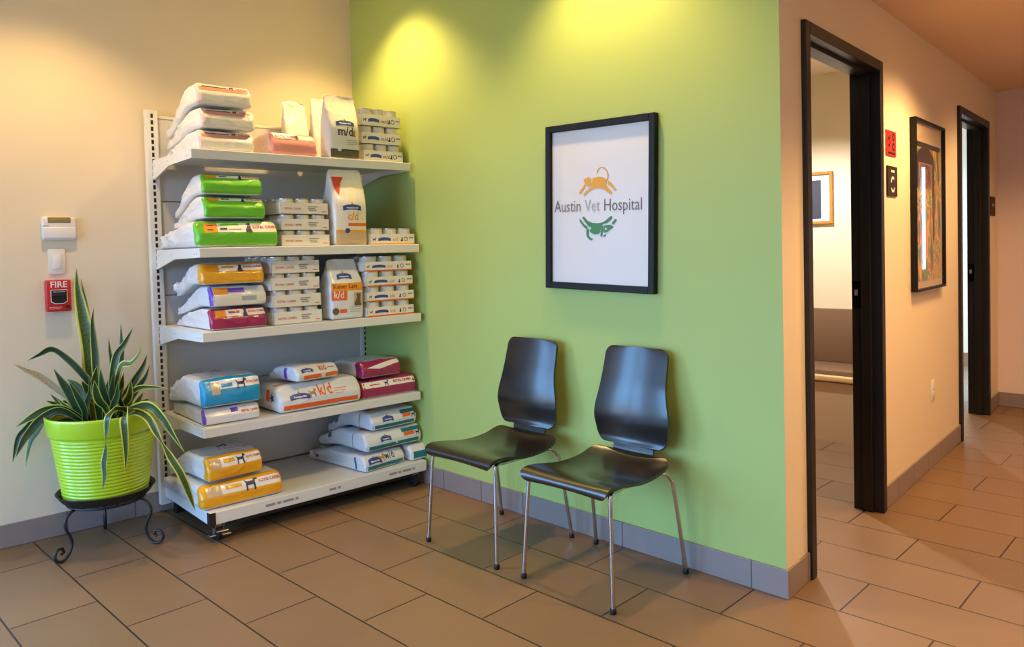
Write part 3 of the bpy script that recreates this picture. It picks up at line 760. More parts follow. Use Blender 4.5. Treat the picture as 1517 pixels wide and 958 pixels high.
# ---------- cases of cans
M_card = mat('white carton', (232, 226, 216), .55); M_tin = mat('can tin', (196, 192, 184), .3, metal=.85); M_canlabel = mat('cream can label', (228, 220, 208), .45)
CANMESH = None
def make_case(label, group, s, n, z, w, d, th, ch, style, yaw=0, rows=4):
    global CANMESH
    t = thing('can_case', label, 'case of cans', SP(s + w / 2, n - d / 2, z), (0, 0, TH_L + yaw), group)
    k = .0025
    m = MB().box(-w / 2, w / 2, -d / 2, d / 2, 0, .003)
    for x0, x1, y0, y1 in ((-w / 2, w / 2, -d / 2, -d / 2 + k), (-w / 2, w / 2, d / 2 - k, d / 2), (-w / 2, -w / 2 + k, -d / 2, d / 2), (w / 2 - k, w / 2, -d / 2, d / 2)):
        m.box(x0, x1, y0, y1, 0, th)
    tray = m.obj('tray', M_card, t, smooth=False)
    fn = lambda x0, z0: (lambda a, b, off: V((x0 + a, -d / 2 - off, z0 + b)))
    if style == 'red':
        text_on(tray, 'lettering', 'ROYAL CANIN', th * .28, fn(-w * .42, th * .38), P_red, squeeze=.85)
        for j, (a, b) in enumerate(((.06, .27), (.06, .22), (.08, .24))):
            rect_on(tray, 'small_print', w * a, w * b, 0, th * .09, fn(0, th * (.62 - .15 * j)), P_grey, nx=1, ny=1)
        rect_on(tray, 'small_print', w * .36, w * .46, 0, th * .06, fn(0, th * .2), P_red, nx=1, ny=1)
    else:
        col = P_orl if style == 'orange' else P_grey
        polys_on(tray, 'blue_logo', [[(a * w * .14, b * th * .42) for a, b in RIBBON]], fn(-w * .2, th * .5), P_blue)
        text_on(tray, 'lettering', {'orange': 'k/d', 'grey': 'm/d', 'amber': 'c/d'}[style], th * .5, fn(-w * .02, th * .32), P_orl if style != 'grey' else P_navy)
        polys_on(tray, 'cat_print', [sc(CATSIT, th * .4)], fn(w * .2, th * .48), P_navy)
        ring = arc(th * .16, th * .22, 0, 1.99 * PI); polys_on(tray, 'round_mark', [ring], fn(w * .29, th * .5), P_navy)
        rect_on(tray, 'small_print', w * .37, w * .47, 0, th * .14, fn(0, th * .55), P_grey, nx=1, ny=1)
        polys_on(tray, 'dark_mark', [sc(DOG, th * .35)], fn(-w * .42, th * .5), P_navy)
        if style != 'grey':
            rect_on(tray, 'colour_band', -w / 2, w / 2, 0, th * .13, fn(0, 0), P_orl if style == 'orange' else mat('amber print', (236, 160, 50), .4), nx=1, ny=1)
    r = min((w - .008) / 6, (d - .008) / (2 * rows)) - .0005
    if CANMESH is None or abs(CANMESH[1] - r) > 1e-4 or abs(CANMESH[2] - ch) > 1e-4:
        c = MB().lathe([(0, .001), (r * .95, .001), (r, .004), (r, .006)], 24, 0).lathe([(r, .006), (r * .985, .009), (r * .985, ch - .008), (r, ch - .006)], 24, 1)
        c.lathe([(r, ch - .006), (r * 1.0, ch - .001), (r * .97, ch), (r * .93, ch), (r * .91, ch - .004), (r * .7, ch - .005), (r * .66, ch - .0035), (0, ch - .0035)], 24, 0)
        o = c.obj('can', [M_tin, M_canlabel], None); CANMESH = (o.data, r, ch); bpy.data.objects.remove(o)
    px = (w - .008) / 3
    for i in range(3):
        for j in range(rows):
            o = bpy.data.objects.new('can', CANMESH[0]); COL.objects.link(o); o.parent = t
            o.location = (-w / 2 + .004 + px * (i + .5), -d / 2 + .004 + r + j * 2.02 * r + .0005, .0035); o.rotation_euler = (0, 0, random.random() * 6)
    return t
pos3 = ('bottom', 'middle', 'top'); pos4 = ('bottom', 'second from bottom', 'third from bottom', 'top')
for i in range(3):
    make_case('cream can case lettered m d, %s of the top shelf stack' % pos3[i], 'can cases at the top shelf end', .945 + (.006, 0, -.004)[i], .585, z1 + .001 + i * .1, .262, .35, .062, .094, 'grey', (0.02, -.01, .03)[i])

# ---------- second shelf
z2 = 1.404
def d_green_small(bag, o):
    rx(o, bag, 'top', 'label', -.55, .95, -.93, -.6, P_white, ny=8); rx(o, bag, 'top', 'orange_square', -.85, -.56, -.93, -.6, P_orange, off=.0016, ny=8)
    rx(o, bag, 'front', 'label_edge', -.5, .95, .6, .93, P_white); rx(o, bag, 'front', 'orange_square', -.85, -.5, .6, .93, P_orange, off=.0016)
    rx(o, bag, 'front', 'dark_line', -.4, -.15, .72, .82, P_navy, off=.0022, ny=1)
    polys_on(o, 'cat_print', [sc(CATSIT, .03)], bag.at('front', .28, .78), P_navy, off=.0026)
    tx(o, bag, 'front', 'ROYAL CANIN', .38, .7, .016, P_red, off=.0026)
def d_green_big(bag, o):
    rx(o, bag, 'front', 'label', -.5, .95, .12, .9, P_white); rx(o, bag, 'front', 'orange_square', -.82, -.5, .1, .9, P_orange, off=.0016)
    rx(o, bag, 'front', 'green_line', -.42, .02, .6, .8, F_green, off=.0022)
    rx(o, bag, 'front', 'dark_line', -.44, -.28, .3, .45, P_navy, off=.0022, ny=1); rx(o, bag, 'front', 'small_print', -.24, .05, .3, .36, P_grey, off=.0022, ny=1)
    polys_on(o, 'cat_print', [sc(CATSIT, .05)], bag.at('front', .24, .5), P_navy, off=.0026)
    tx(o, bag, 'front', 'ROYAL CANIN', .34, .4, .028, P_red, off=.0026)
    for v in (.3, .62): rx(o, bag, 'front', 'dark_mark', -.74, -.6, v - .05, v + .05, mat('olive print'), off=.0022, ny=1)
make_bag('pet_food_bag', 'large bright green and white bag at the bottom of the green stack', 'green bags on the second shelf', .412, .58, .128, -.006, .665, z2 + .002, [F_white, F_green, F_white, F_white], wrapzone(-.86), (-.86,), d_green_big, r=.03, seed=31, t0=.25, tmin=.55, bulge=.003)
make_bag('pet_food_bag', 'smaller bright green and white bag in the middle of the green stack', 'green bags on the second shelf', .305, .46, .105, .042, .645, z2 + .142, [F_white, F_green, F_white, F_white], wrapzone(-.92), (-.92,), d_green_small, seed=32, t0=.25, droop=.036, tmin=.35, bulge=.003)
make_bag('pet_food_bag', 'smaller bright green and white bag on top of the green stack', 'green bags on the second shelf', .295, .47, .1, .048, .635, z2 + .257, [F_white, F_green, F_white, F_white], wrapzone(-.92), (-.92,), d_green_small, yaw=-.03, seed=33, t0=.25, droop=.095, tmin=.35, bulge=.004, wr=.008)
for i in range(3):
    make_case('red lettered white can case, %s of the second shelf stack' % pos3[i], 'can cases on the second shelf', .428 - .004 * i, .635, z2 + .001 + i * .083, .272, .4, .058, .077, 'red', (.0, .015, .03)[i])
def d_cd(bag, o):
    polys_on(o, 'red_corner', [[(-.088, .1), (-.088, .16), (-.02, .16), (-.045, .125), (-.062, .08), (-.068, .06)]], bag.at('top', .03, .02), mat('red flash', (206, 60, 44), .4), off=.003)
    rx(o, bag, 'top', 'tan_foot', -.95, .95, -.98, -.66, F_tan); rx(o, bag, 'top', 'amber_band', -.95, .95, -.66, -.6, mat('amber print', (240, 160, 40), .4), off=.002, ny=1)
    polys_on(o, 'round_mark', [[(.014 * math.cos(i * PI / 8), .014 * math.sin(i * PI / 8)) for i in range(16)]], bag.at('top', -.3, -.62), P_blue, off=.003)
    ribbon(o, bag, 'top', 0, -.02, .055, .04)
    tx(o, bag, 'top', 'c/d', -.3, -.34, .062, mat('amber print'), bold=.001)
    rx(o, bag, 'top', 'orange_band', -.25, .95, -.5, -.42, P_orl, off=.002, ny=2)
    rx(o, bag, 'top', 'white_patch', .45, .85, -.1, .4, F_white, off=.0016)  # plain patch of white film on the cream face
make_bag('pet_food_bag', 'tall white standing bag with red corner and c d lettering, second shelf', None, .2, .415, .14, .728, .645, z2 + .001, [F_cream, F_white], lambda f, x, y, z: 1 if f == 'left' else 0, (), d_cd, standing=True, t0=.5, lift=.55, seed=41, wr=.004, bulge=.016, tmin=.08)
make_case('single white can case with amber band at the second shelf end', None, .945, .65, z2 + .001, .29, .36, .06, .088, 'amber')

# ---------- third shelf
z3 = 1.005
def d_rc(col, tp=True):
    def d(bag, o):
        rx(o, bag, 'front', 'label', -.45, .95, .25, .9, P_white); rx(o, bag, 'front', 'orange_square', -.82, -.45, .25, .9, P_orange, off=.0016)
        rx(o, bag, 'front', 'colour_line', -.35, .02, .5, .72, col, off=.0022, ny=2)
        polys_on(o, 'cat_print', [sc(CATSIT, .04)], bag.at('front', .22, .56), P_navy, off=.0026)
        tx(o, bag, 'front', 'ROYAL CANIN', .34, .5, .02, P_red, off=.0026)
    return d
make_bag('pet_food_bag', 'crimson and white bag at the bottom of the stack below the golden bag', 'cat food bags on the third shelf', .285, .5, .1, .052, .645, z3 + .002, [F_white, F_magenta, F_white, F_brown], wrapzone(-.9, tip=.93), (-.9, .93), d_rc(F_magenta), seed=51, t0=.3, tmin=.35, bulge=.003)
def d_purple(bag, o):
    rx(o, bag, 'front', 'cream_label', -.97, .97, -.95, .1, F_cream); rx(o, bag, 'front', 'orange_square', -.9, -.4, .2, .85, P_orange, off=.0016); rx(o, bag, 'front', 'purple_line', -.38, .2, .35, .8, F_purple, off=.0016)
    rx(o, bag, 'front', 'grey_mark', .05, .6, -.5, -.05, F_grey, off=.002)
make_bag('pet_food_bag', 'white bag with purple edge in the middle of the stack below the golden bag', 'cat food bags on the third shelf', .28, .48, .098, .056, .635, z3 + .113, [F_white, F_white, F_purple, F_brown], wrapzone(-.84, tip=.93, stripe=1), (-.84, .93), d_purple, yaw=.03, seed=52, t0=.25, tmin=.4, droop=.055, bulge=.003, wr=.008)
make_bag('pet_food_bag', 'crumpled golden yellow bag on top of the third shelf stack', 'cat food bags on the third shelf', .305, .46, .1, .030, .65, z3 + .223, [F_white, F_yellow, F_white, F_white], wrapzone(-.74), (-.74,), d_rc(F_yellow), yaw=-.05, seed=53, t0=.3, tmin=.6, droop=.07, bulge=.004, wr=.012)
for i in range(4):
    make_case('red lettered white can case, %s of the third shelf stack' % pos4[i], 'red lettered can cases on the third shelf', .372 - .004 * i, .635, z3 + .001 + i * .087, .268, .42, .064, .082, 'red', (.0, .01, .0, .035)[i])
def d_kd(bag, o):
    rx(o, bag, 'top', 'orange_band', -.97, .97, -.05, .2, mat('orange label square'), off=.0014); tx(o, bag, 'top', 'Kidney Care', -.86, .03, .034, mat('dark amber print', (120, 66, 20), .5), squeeze=.82)
    rx(o, bag, 'top', 'orange_square', -.97, -.1, -.36, -.05, F_orange, off=.0018); tx(o, bag, 'top', 'k/d', -.85, -.28, .052, P_white, off=.003)
    ribbon(o, bag, 'top', -.1, .42, .045, .04)
    rx(o, bag, 'top', 'cat_photo', .35, .85, -.56, -.12, F_tan, off=.0018); polys_on(o, 'cat_print', [sc(CATSIT, .07)], bag.at('top', .6, -.35), mat('tabby brown print', (110, 88, 62), .5), off=.003)
    polys_on(o, 'round_mark', [[(.019 * math.cos(i * PI / 8), .019 * math.sin(i * PI / 8)) for i in range(16)]], bag.at('top', -.75, -.72), mat('tabby brown print'), off=.0026)
    rx(o, bag, 'top', 'orange_note', -.5, -.1, -.78, -.66, F_orange, off=.0022, ny=2)
    for v in (-.6, -.68, -.76): rx(o, bag, 'top', 'small_print', .1, .8, v - .008, v + .008, P_grey, off=.0018, ny=1)
make_bag('pet_food_bag', 'white and orange standing bag lettered Kidney Care on the third shelf', None, .2, .325, .13, .69, .645, z3 + .001, [F_white, F_grey], lambda f, x, y, z: 0, (), d_kd, standing=True, t0=.5, lift=.5, seed=55, wr=.003, bulge=.012, wtap=.12, tmin=.07)
for i in range(4):
    make_case('orange banded white can case, %s in the third shelf end stack' % pos4[i], 'orange banded can cases on the third shelf', .902 + (.0, .004, -.002, -.006)[i], .65, z3 + .001 + i * .084, .312, .4, .052, .08, 'orange', (.02, .0, .025, .0)[i])

# ---------- fourth shelf
z4 = .545
def d_wp(bag, o):
    rx(o, bag, 'front', 'label', -.8, .9, -.1, .8, P_white)
    rx(o, bag, 'front', 'purple_mark', -.05, .2, .3, .8, F_purple, off=.002, ny=2); tx(o, bag, 'front', 'ROYAL CANIN', .3, .1, .02, P_red)
make_bag('pet_food_bag', 'white bag with purple corner lying under the sky blue bag', None, .282, .52, .075, .022, .612, z4 + .002, [F_white, F_white, F_purple, F_white], wrapzone(-.9, stripe=1), (-.9,), d_wp, yaw=-.03, seed=61, t0=.5, tmin=.65, bulge=.003)
def d_blue(bag, o):
    rx(o, bag, 'front', 'label', -.68, .97, .25, .9, P_white, off=.0014); rx(o, bag, 'front', 'tan_square', -.7, -.42, -.1, .75, F_tan, off=.002); rx(o, bag, 'front', 'blue_line', -.36, .02, .35, .62, F_blue, off=.002)
    polys_on(o, 'dog_print', [sc(DOG, .05)], bag.at('front', .34, .5), P_navy, off=.0026); tx(o, bag, 'front', 'ROYAL CANIN', .5, .45, .022, P_red, off=.0026)
    rx(o, bag, 'top', 'white_top', -.96, .96, -.62, .55, F_white, nx=16, ny=12); tx(o, bag, 'top', 'ROYAL CANIN', -.3, -.35, .032, P_red); polys_on(o, 'dog_print', [sc(DOG, .06)], bag.at('top', .1, .0), P_navy, off=.0026)
    rx(o, bag, 'top', 'blue_swirl', -.9, .1, .1, .28, F_blue, off=.002, ny=3)
make_bag('pet_food_bag', 'sky blue and white bag lying on the purple cornered bag', None, .29, .5, .13, .01, .62, z4 + .091, [F_white, F_blue, F_white, F_white], wrapzone(-.85), (-.85,), d_blue, seed=62, t0=.5, tmin=.55, bulge=.01, droop=.022, wr=.009)
def d_kdbig(bag, o):
    rx(o, bag, 'front', 'orange_strip', -.9, .99, -.8, -.42, F_orange)
    ribbon(o, bag, 'front', -.52, .12, .055, .035)
    polys_on(o, 'dog_print', [sc(DOG, .04)], bag.at('front', -.2, .25), P_tan, off=.0024)
    tx(o, bag, 'front', 'k/d', -.08, .02, .075, P_orl, bold=.001)
    for j in range(3): rx(o, bag, 'front', 'small_print', .3, .62 - .05 * j, .3 - .17 * j, .34 - .17 * j, P_orl, off=.002, ny=1)
    rx(o, bag, 'top', 'orange_swirl', -.95, -.3, -.5, -.42, F_orange, off=.002, ny=2); rx(o, bag, 'top', 'orange_corner', .45, .95, .2, .5, F_orange, off=.002)
    polys_on(o, 'dark_star', [[(math.cos(i * PI / 5) * (.026 if i % 2 else .012), math.sin(i * PI / 5) * (.026 if i % 2 else .012)) for i in range(10)]], bag.at('left', .55, .1), P_navy, off=.002)
    rx(o, bag, 'left', 'orange_fold', .2, .4, -.2, .7, F_orange, off=.0014)
make_bag('pet_food_bag', 'wide white bag with orange strip and large k d lettering on the fourth shelf', None, .485, .36, .135, .385, .635, z4 + .002, [F_white, F_white, F_grey, F_white], wrapzone(-.9), (-.9,), d_kdbig, seed=63, r=.03, t0=.6, tmin=.6, bulge=.008, cf=.05)
def d_kdsmall(bag, o):
    rx(o, bag, 'front', 'orange_strip', -.7, .95, -.75, -.2, F_orange); rx(o, bag, 'front', 'white_gap', .1, .3, -.78, -.15, F_white, off=.002)
    ribbon(o, bag, 'front', -.5, .4, .035, .025); tx(o, bag, 'front', 'k/d', .05, .2, .042, P_orl); rx(o, bag, 'front', 'small_print', .45, .85, .4, .5, P_grey, off=.002, ny=1)
    ribbon(o, bag, 'top', -.1, .3, .06, .05); tx(o, bag, 'top', 'k/d', -.15, .02, .05, P_orl); rx(o, bag, 'top', 'grey_panel', -.2, .9, -.7, -.1, F_grey)
    rx(o, bag, 'left', 'purple_swirl', .3, .45, -.8, .8, F_purple, off=.0016)
make_bag('pet_food_bag', 'small white and orange k d bag lying across the wide k d bag', None, .262, .33, .075, .465, .625, z4 + .154, [F_white, F_white, F_grey, F_grey], wrapzone(-.9), (-.9,), d_kdsmall, yaw=.12, seed=64, t0=.5, tmin=.4, droop=.02, bulge=.008, wr=.01)
def d_mag(bag, o):
    rx(o, bag, 'front', 'label', -.97, .97, .1, .75, P_white); polys_on(o, 'dog_print', [sc(DOG, .03)], bag.at('front', -.1, .42), P_navy, off=.0024)
    tx(o, bag, 'front', 'ROYAL CANIN', .15, .35, .02, P_red); rx(o, bag, 'front', 'small_print', -.7, -.35, .35, .45, P_red, off=.002, ny=1)
make_bag('pet_food_bag', 'magenta bag with white label at the bottom of the fourth shelf end stack', 'magenta bags on the fourth shelf', .365, .48, .1, .882, .615, z4 + .002, [F_white, F_magenta, F_magenta, F_white], wrapzone(-.3), (-.3,), d_mag, seed=65, t0=.55, tmin=.7, bulge=.003)
def d_mag2(bag, o):
    polys_on(o, 'white_swoosh', [[(-.1, .0), (.12, .035), (.125, .01), (-.02, -.01)]], bag.at('front', 0, .25), P_white, off=.002)
    rx(o, bag, 'top', 'white_swoosh', -.6, .9, -.9, -.55, P_white)
make_bag('pet_food_bag', 'smaller crumpled magenta and white bag on top of the larger magenta bag', 'magenta bags on the fourth shelf', .27, .5, .088, .872, .605, z4 + .115, [F_white, F_magenta, F_magenta, F_white], wrapzone(-.72), (-.72,), d_mag2, yaw=.06, seed=66, t0=.45, tmin=.45, droop=.028, bulge=.004, wr=.011)

# ---------- base deck
z5 = .15
def d_yel(bag, o):
    rx(o, bag, 'front', 'label', -.5, .96, .1, .9, P_white); rx(o, bag, 'front', 'dog_photo', -.86, -.5, .05, .9, F_tan, off=.0018)
    rx(o, bag, 'front', 'yellow_line', -.4, -.02, .4, .7, F_yellow, off=.0022); polys_on(o, 'dog_print', [sc(DOG, .062 if bag.A > .18 else .045)], bag.at('front', .22, .5), P_navy, off=.0026)
    tx(o, bag, 'front', 'ROYAL CANIN', .4, .42, .03 if bag.A > .18 else .022, P_red, off=.0026)
    rx(o, bag, 'top', 'printed_top', -.9, .9, -.72, .3, F_white, nx=14, ny=10); tx(o, bag, 'top', 'ROYAL CANIN', -.2, -.5, .035, P_red); polys_on(o, 'dog_print', [sc(DOG, .06)], bag.at('top', .1, -.2), P_navy, off=.0026)
make_bag('pet_food_bag', 'large golden yellow bag lying on the base deck under a smaller one', 'golden dog food bags on the base deck', .415, .555, .112, -.03, .655, z5 + .002, [F_white, F_yellow, F_white, F_dark], wrapzone(-.84, tip=.93), (-.84, .93), d_yel, seed=71, r=.03, t0=.5, tmin=.55, bulge=.003)
make_bag('pet_food_bag', 'smaller golden yellow bag lying on the large golden bag', 'golden dog food bags on the base deck', .285, .5, .11, .0, .63, z5 + .129, [F_white, F_yellow, F_white, F_white], wrapzone(-.84), (-.84,), d_yel, yaw=.05, seed=72, t0=.45, tmin=.5, droop=.045, bulge=.008, wr=.012)
def d_teal(bag, o):
    rx(o, bag, 'front', 'teal_strip', -.98, .98, -.85, -.42, F_teal)
    ribbon(o, bag, 'front', -.3, .15, .035, .035); rx(o, bag, 'front', 'orange_label', .35, .72, .0, .38, F_orange, off=.002); rx(o, bag, 'front', 'teal_label', .3, .95, .4, .8, F_teal, off=.002); polys_on(o, 'dog_print', [sc(DOG, .03)], bag.at('front', .85, .12), P_navy, off=.0026)
    rx(o, bag, 'top', 'orange_mark', -.75, -.45, -.6, -.4, F_orange, off=.002); rx(o, bag, 'top', 'teal_panel', -.9, .0, -.1, .3, F_teal, ny=8); rx(o, bag, 'left', 'dark_line', .5, .515, -.9, .9, P_navy, off=.002); rx(o, bag, 'left', 'teal_mark', -.55, -.4, .1, .9, F_teal, off=.002)
def d_teal_low(bag, o):
    rx(o, bag, 'front', 'teal_strip', -.98, .98, -.85, -.3, F_teal); ribbon(o, bag, 'front', -.5, .25, .045, .04); tx(o, bag, 'front', 'w/d', .0, .1, .05, P_navy)
    polys_on(o, 'dog_print', [sc(DOG, .035)], bag.at('front', -.12, .4), P_tan, off=.0026)
    rx(o, bag, 'left', 'blue_mark', -.7, -.6, -.3, .3, P_blue, off=.002)
    for j in range(5): rx(o, bag, 'left', 'small_print', -.4, .2 + .1 * (j % 2), .5 - .2 * j, .53 - .2 * j, P_grey, off=.0018, ny=1)
    rx(o, bag, 'left', 'teal_edge', .66, .72, -.8, .8, F_teal, off=.002)
def d_plain(bag, o):
    rx(o, bag, 'front', 'teal_strip', -.7, .98, -.7, .2, F_teal)
make_bag('pet_food_bag', 'white bag with dark teal end lying beside the w d bag, nearest the green wall', 'white and teal bags on the base deck', .125, .5, .085, 1.16, .66, z5 + .002, [F_white, F_white, F_white, F_white], wrapzone(-.9), (-.9,), d_plain, seed=81, t0=.6, tmin=.6, bulge=.003)
make_bag('pet_food_bag', 'crumpled white and teal bag lettered w d at the bottom of the teal pile', 'white and teal bags on the base deck', .29, .54, .084, .815, .655, z5 + .002, [F_white, F_white, F_grey, F_white], wrapzone(-.8), (-.8,), d_teal_low, yaw=.13, seed=82, t0=.6, tmin=.6, bulge=.003, wr=.01)
make_bag('pet_food_bag', 'white and teal bag in the middle of the teal pile', 'white and teal bags on the base deck', .385, .52, .098, .865, .64, z5 + .105, [F_white, F_white, F_grey, F_white], wrapzone(-.9), (-.9,), d_teal, yaw=.03, seed=83, t0=.5, tmin=.55, droop=.03, bulge=.003, wr=.006)
make_bag('pet_food_bag', 'white and teal bag on top of the teal pile under the fourth shelf', 'white and teal bags on the base deck', .31, .5, .095, .915, .63, z5 + .214, [F_white, F_white, F_grey, F_white], wrapzone(-.9), (-.9,), d_teal, yaw=.03, seed=84, t0=.45, tmin=.5, droop=.07, bulge=.006, wr=.008)
# ================================================================== CHAIRS
def wood_mat():
    m = bpy.data.materials.new('black brown stained veneer'); m.use_nodes = True
    nt = m.node_tree; b = nt.nodes['Principled BSDF']
    tc = nt.nodes.new('ShaderNodeTexCoord'); mp = nt.nodes.new('ShaderNodeMapping'); mp.inputs['Scale'].default_value = (60, 4, 4)
    nt.links.new(tc.outputs['Object'], mp.inputs[0])
    n = nt.nodes.new('ShaderNodeTexNoise'); n.inputs['Scale'].default_value = 2.0; n.inputs['Detail'].default_value = 6; nt.links.new(mp.outputs[0], n.inputs['Vector'])
    r = nt.nodes.new('ShaderNodeValToRGB'); nt.links.new(n.outputs['Fac'], r.inputs[0])
    r.color_ramp.elements[0].color = rgb(11, 8, 7); r.color_ramp.elements[0].position = .3
    r.color_ramp.elements[1].color = rgb(26, 17, 13); r.color_ramp.elements[1].position = .7
    nt.links.new(r.outputs[0], b.inputs['Base Color'])
    b.inputs['Roughness'].default_value = .32; b.inputs['Coat Weight'].default_value = .55; b.inputs['Coat Roughness'].default_value = .14
    bp = nt.nodes.new('ShaderNodeBump'); bp.inputs['Strength'].default_value = .15; bp.inputs['Distance'].default_value = .001
    nt.links.new(n.outputs['Fac'], bp.inputs['Height']); nt.links.new(bp.outputs['Normal'], b.inputs['Normal'])
    return m
M_wood = wood_mat()
def spline(P, n):
    """Catmull-Rom through control points"""
    P = [V(p) for p in P]; out = []
    for i in range(len(P) - 1):
        a = P[max(0, i - 1)]; b = P[i]; c = P[i + 1]; d = P[min(len(P) - 1, i + 2)]
        for k in range(n):
            t = k / n
            out.append(.5 * ((2 * b) + (c - a) * t + (2 * a - 5 * b + 4 * c - d) * t * t + (3 * b - a - 3 * c + d) * t ** 3))
    out.append(P[-1]); return out
def shell(profile, width, thick, nu=18, dish=0.0, corner=None):
    """bent plywood sheet: profile = list of (y, z) along its length, width(t) half width, thickness along the profile normal"""
    m = len(profile); mb = MB(); top = []; bot = []
    for i, (y, z) in enumerate(profile):
        t = i / (m - 1)
        a = V(profile[max(0, i - 1)]); b = V(profile[min(m - 1, i + 1)]); d = (b - a).normalized(); nrm = V((0, -d.y, d.x))
        w = width(t)
        rt, rb = [], []
        for k in range(nu + 1):
            u = -1 + 2 * k / nu
            p = V((u * w, y, z)) + nrm * (dish * (u * u - .35))
            rt.append(len(mb.v)); mb.v.append(tuple(p)); rb.append(len(mb.v)); mb.v.append(tuple(p - nrm * thick))
        top.append(rt); bot.append(rb)
    def q(*f): mb.f.append(f); mb.mi.append(0)
    for i in range(m - 1):
        for k in range(nu):
            q(top[i][k], top[i][k + 1], top[i + 1][k + 1], top[i + 1][k]); q(bot[i][k], bot[i + 1][k], bot[i + 1][k + 1], bot[i][k + 1])
        q(top[i][0], top[i + 1][0], bot[i + 1][0], bot[i][0]); q(top[i][nu], bot[i][nu], bot[i + 1][nu], top[i + 1][nu])
    for k in range(nu):
        q(top[0][k], bot[0][k], bot[0][k + 1], top[0][k + 1]); q(top[-1][k], top[-1][k + 1], bot[-1][k + 1], bot[-1][k])
    return mb
def rounded_ends(base, L, r):
    """half width with rounded corners of radius r at both ends of a length L"""
    def w(t):
        w0 = base(t); d = min(t, 1 - t) * L
        if d < r: w0 -= r - math.sqrt(max(0, r * r - (r - d) ** 2))
        return w0
    return w
def dense(P, n=8):
    # dense sampling with extra points close to the ends, for round corners
    s = spline([(a, b, 0) for a, b in P], n); s = [(p.x, p.y) for p in s]
    L = [0]
    for i in range(1, len(s)): L.append(L[-1] + math.hypot(s[i][0] - s[i - 1][0], s[i][1] - s[i - 1][1]))
    T = sorted(set([0, .002, .006, .012, .02, .032, .05, .07] + [1 - v for v in (0, .002, .006, .012, .02, .032, .05, .07)] + [i / 30 for i in range(3, 28)]))
    out = []
    for t in T:
        d = t * L[-1]; i = 0
        while i < len(L) - 2 and L[i + 1] < d: i += 1
        f = (d - L[i]) / max(1e-9, L[i + 1] - L[i]); out.append((s[i][0] + (s[i + 1][0] - s[i][0]) * f, s[i][1] + (s[i + 1][1] - s[i][1]) * f))
    return out, L[-1], T
def arcshell(P, base, r, thick, dish):
    pr, L, T = dense(P)
    wf = rounded_ends(base, L, r); m = len(pr)
    return shell(pr, lambda t: wf(T[int(round(t * (m - 1)))]), thick, dish=dish)
def make_chair(label):
    """origin on the floor under the middle of the seat; -y is the front, x along the wall"""
    t = thing('side_chair', label, 'chair', group='dark bentwood chairs against the green wall')
    seatP = [(-.243, .418), (-.252, .432), (-.246, .450), (-.222, .460), (-.17, .459), (-.10, .448), (-.02, .438), (.06, .438), (.13, .447), (.175, .463), (.200, .478)]
    arcshell(seatP, lambda t: .226 - .018 * t + .004 * math.sin(t * PI), .045, .012, .006).obj('seat', M_wood, t, angle=50)
    backP = [(.196, .505), (.206, .53), (.204, .57), (.199, .62), (.205, .68), (.218, .75), (.236, .82), (.256, .90), (.261, .922)]
    def bw(t):
        return .172 + .022 * math.exp(-((t - .28) / .22) ** 2) - .016 * max(0, t - .4) - .006 * (1 - min(1, t / .1))
    # face of the back looks to -y: run the profile from top to bottom
    back = arcshell(backP[::-1], lambda t: bw(1 - t), .038, .012, .012)
    bo = back.obj('backrest', M_wood, t, angle=50)
    neckP = [(.150, .434), (.188, .442), (.210, .462), (.217, .500), (.219, .535)]
    nk = shell([(p.x, p.y) for p in spline([(a, b, 0) for a, b in neckP], 6)], lambda t: .105, .010, nu=4)
    nk.obj('back_bracket', M_wood, t, angle=50)
    # legs
    R = .0085
    fr = MB()
    for sx in (-1, 1):
        fr.tube(spline([(sx * .185, -.19, .428), (sx * .165, -.05, .418), (sx * .165, .08, .418), (sx * .185, .13, .428)], 6), R, 10)
    fr.tube([(-.165, -.03, .418), (.165, -.03, .418)], R, 10).tube([(-.165, .07, .418), (.165, .07, .418)], R, 10)
    fr.obj('seat_frame', M_chrome, t)
    for sx in (-1, 1):
        l = MB().tube(spline([(sx * .165, -.12, .42), (sx * .192, -.185, .428), (sx * .206, -.208, .418), (sx * .212, -.216, .395), (sx * .232, -.238, .02)], 8), R, 12)
        lo = l.obj('leg', M_chrome, t)
        MB().lathe([(0, 0), (.010, 0), (.0125, .003), (.0125, .016), (.010, .021), (0, .021)], 16, c=(sx * .232, -.238, 0)).obj('foot_cap', M_rubber, lo)
        l = MB().tube(spline([(sx * .165, .06, .42), (sx * .188, .118, .432), (sx * .205, .158, .428), (sx * .214, .182, .400), (sx * .220, .194, .355), (sx * .238, .243, .02)], 8), R, 12)
        lo = l.obj('leg', M_chrome, t)
        MB().lathe([(0, 0), (.010, 0), (.0125, .003), (.0125, .016), (.010, .021), (0, .021)], 16, c=(sx * .238, .243, 0)).obj('foot_cap', M_rubber, lo)
    return t
ch = make_chair('dark bentwood chair with chrome legs, closer to the shelving unit')
ch.location = GW(1.602, .318); ch.rotation_euler = (0, 0, TH_G)
def dup(root, label):
    r = root.copy(); COL.objects.link(r); r['label'] = label
    for c in list(root.children):
        d = c.copy(); COL.objects.link(d); d.parent = r
        for g in c.children:
            e = g.copy(); COL.objects.link(e); e.parent = d
    return r
c2 = dup(ch, 'dark bentwood chair with chrome legs, closer to the doorway')
c2.location = GW(2.214, .305); c2.rotation_euler = (0, 0, TH_G)

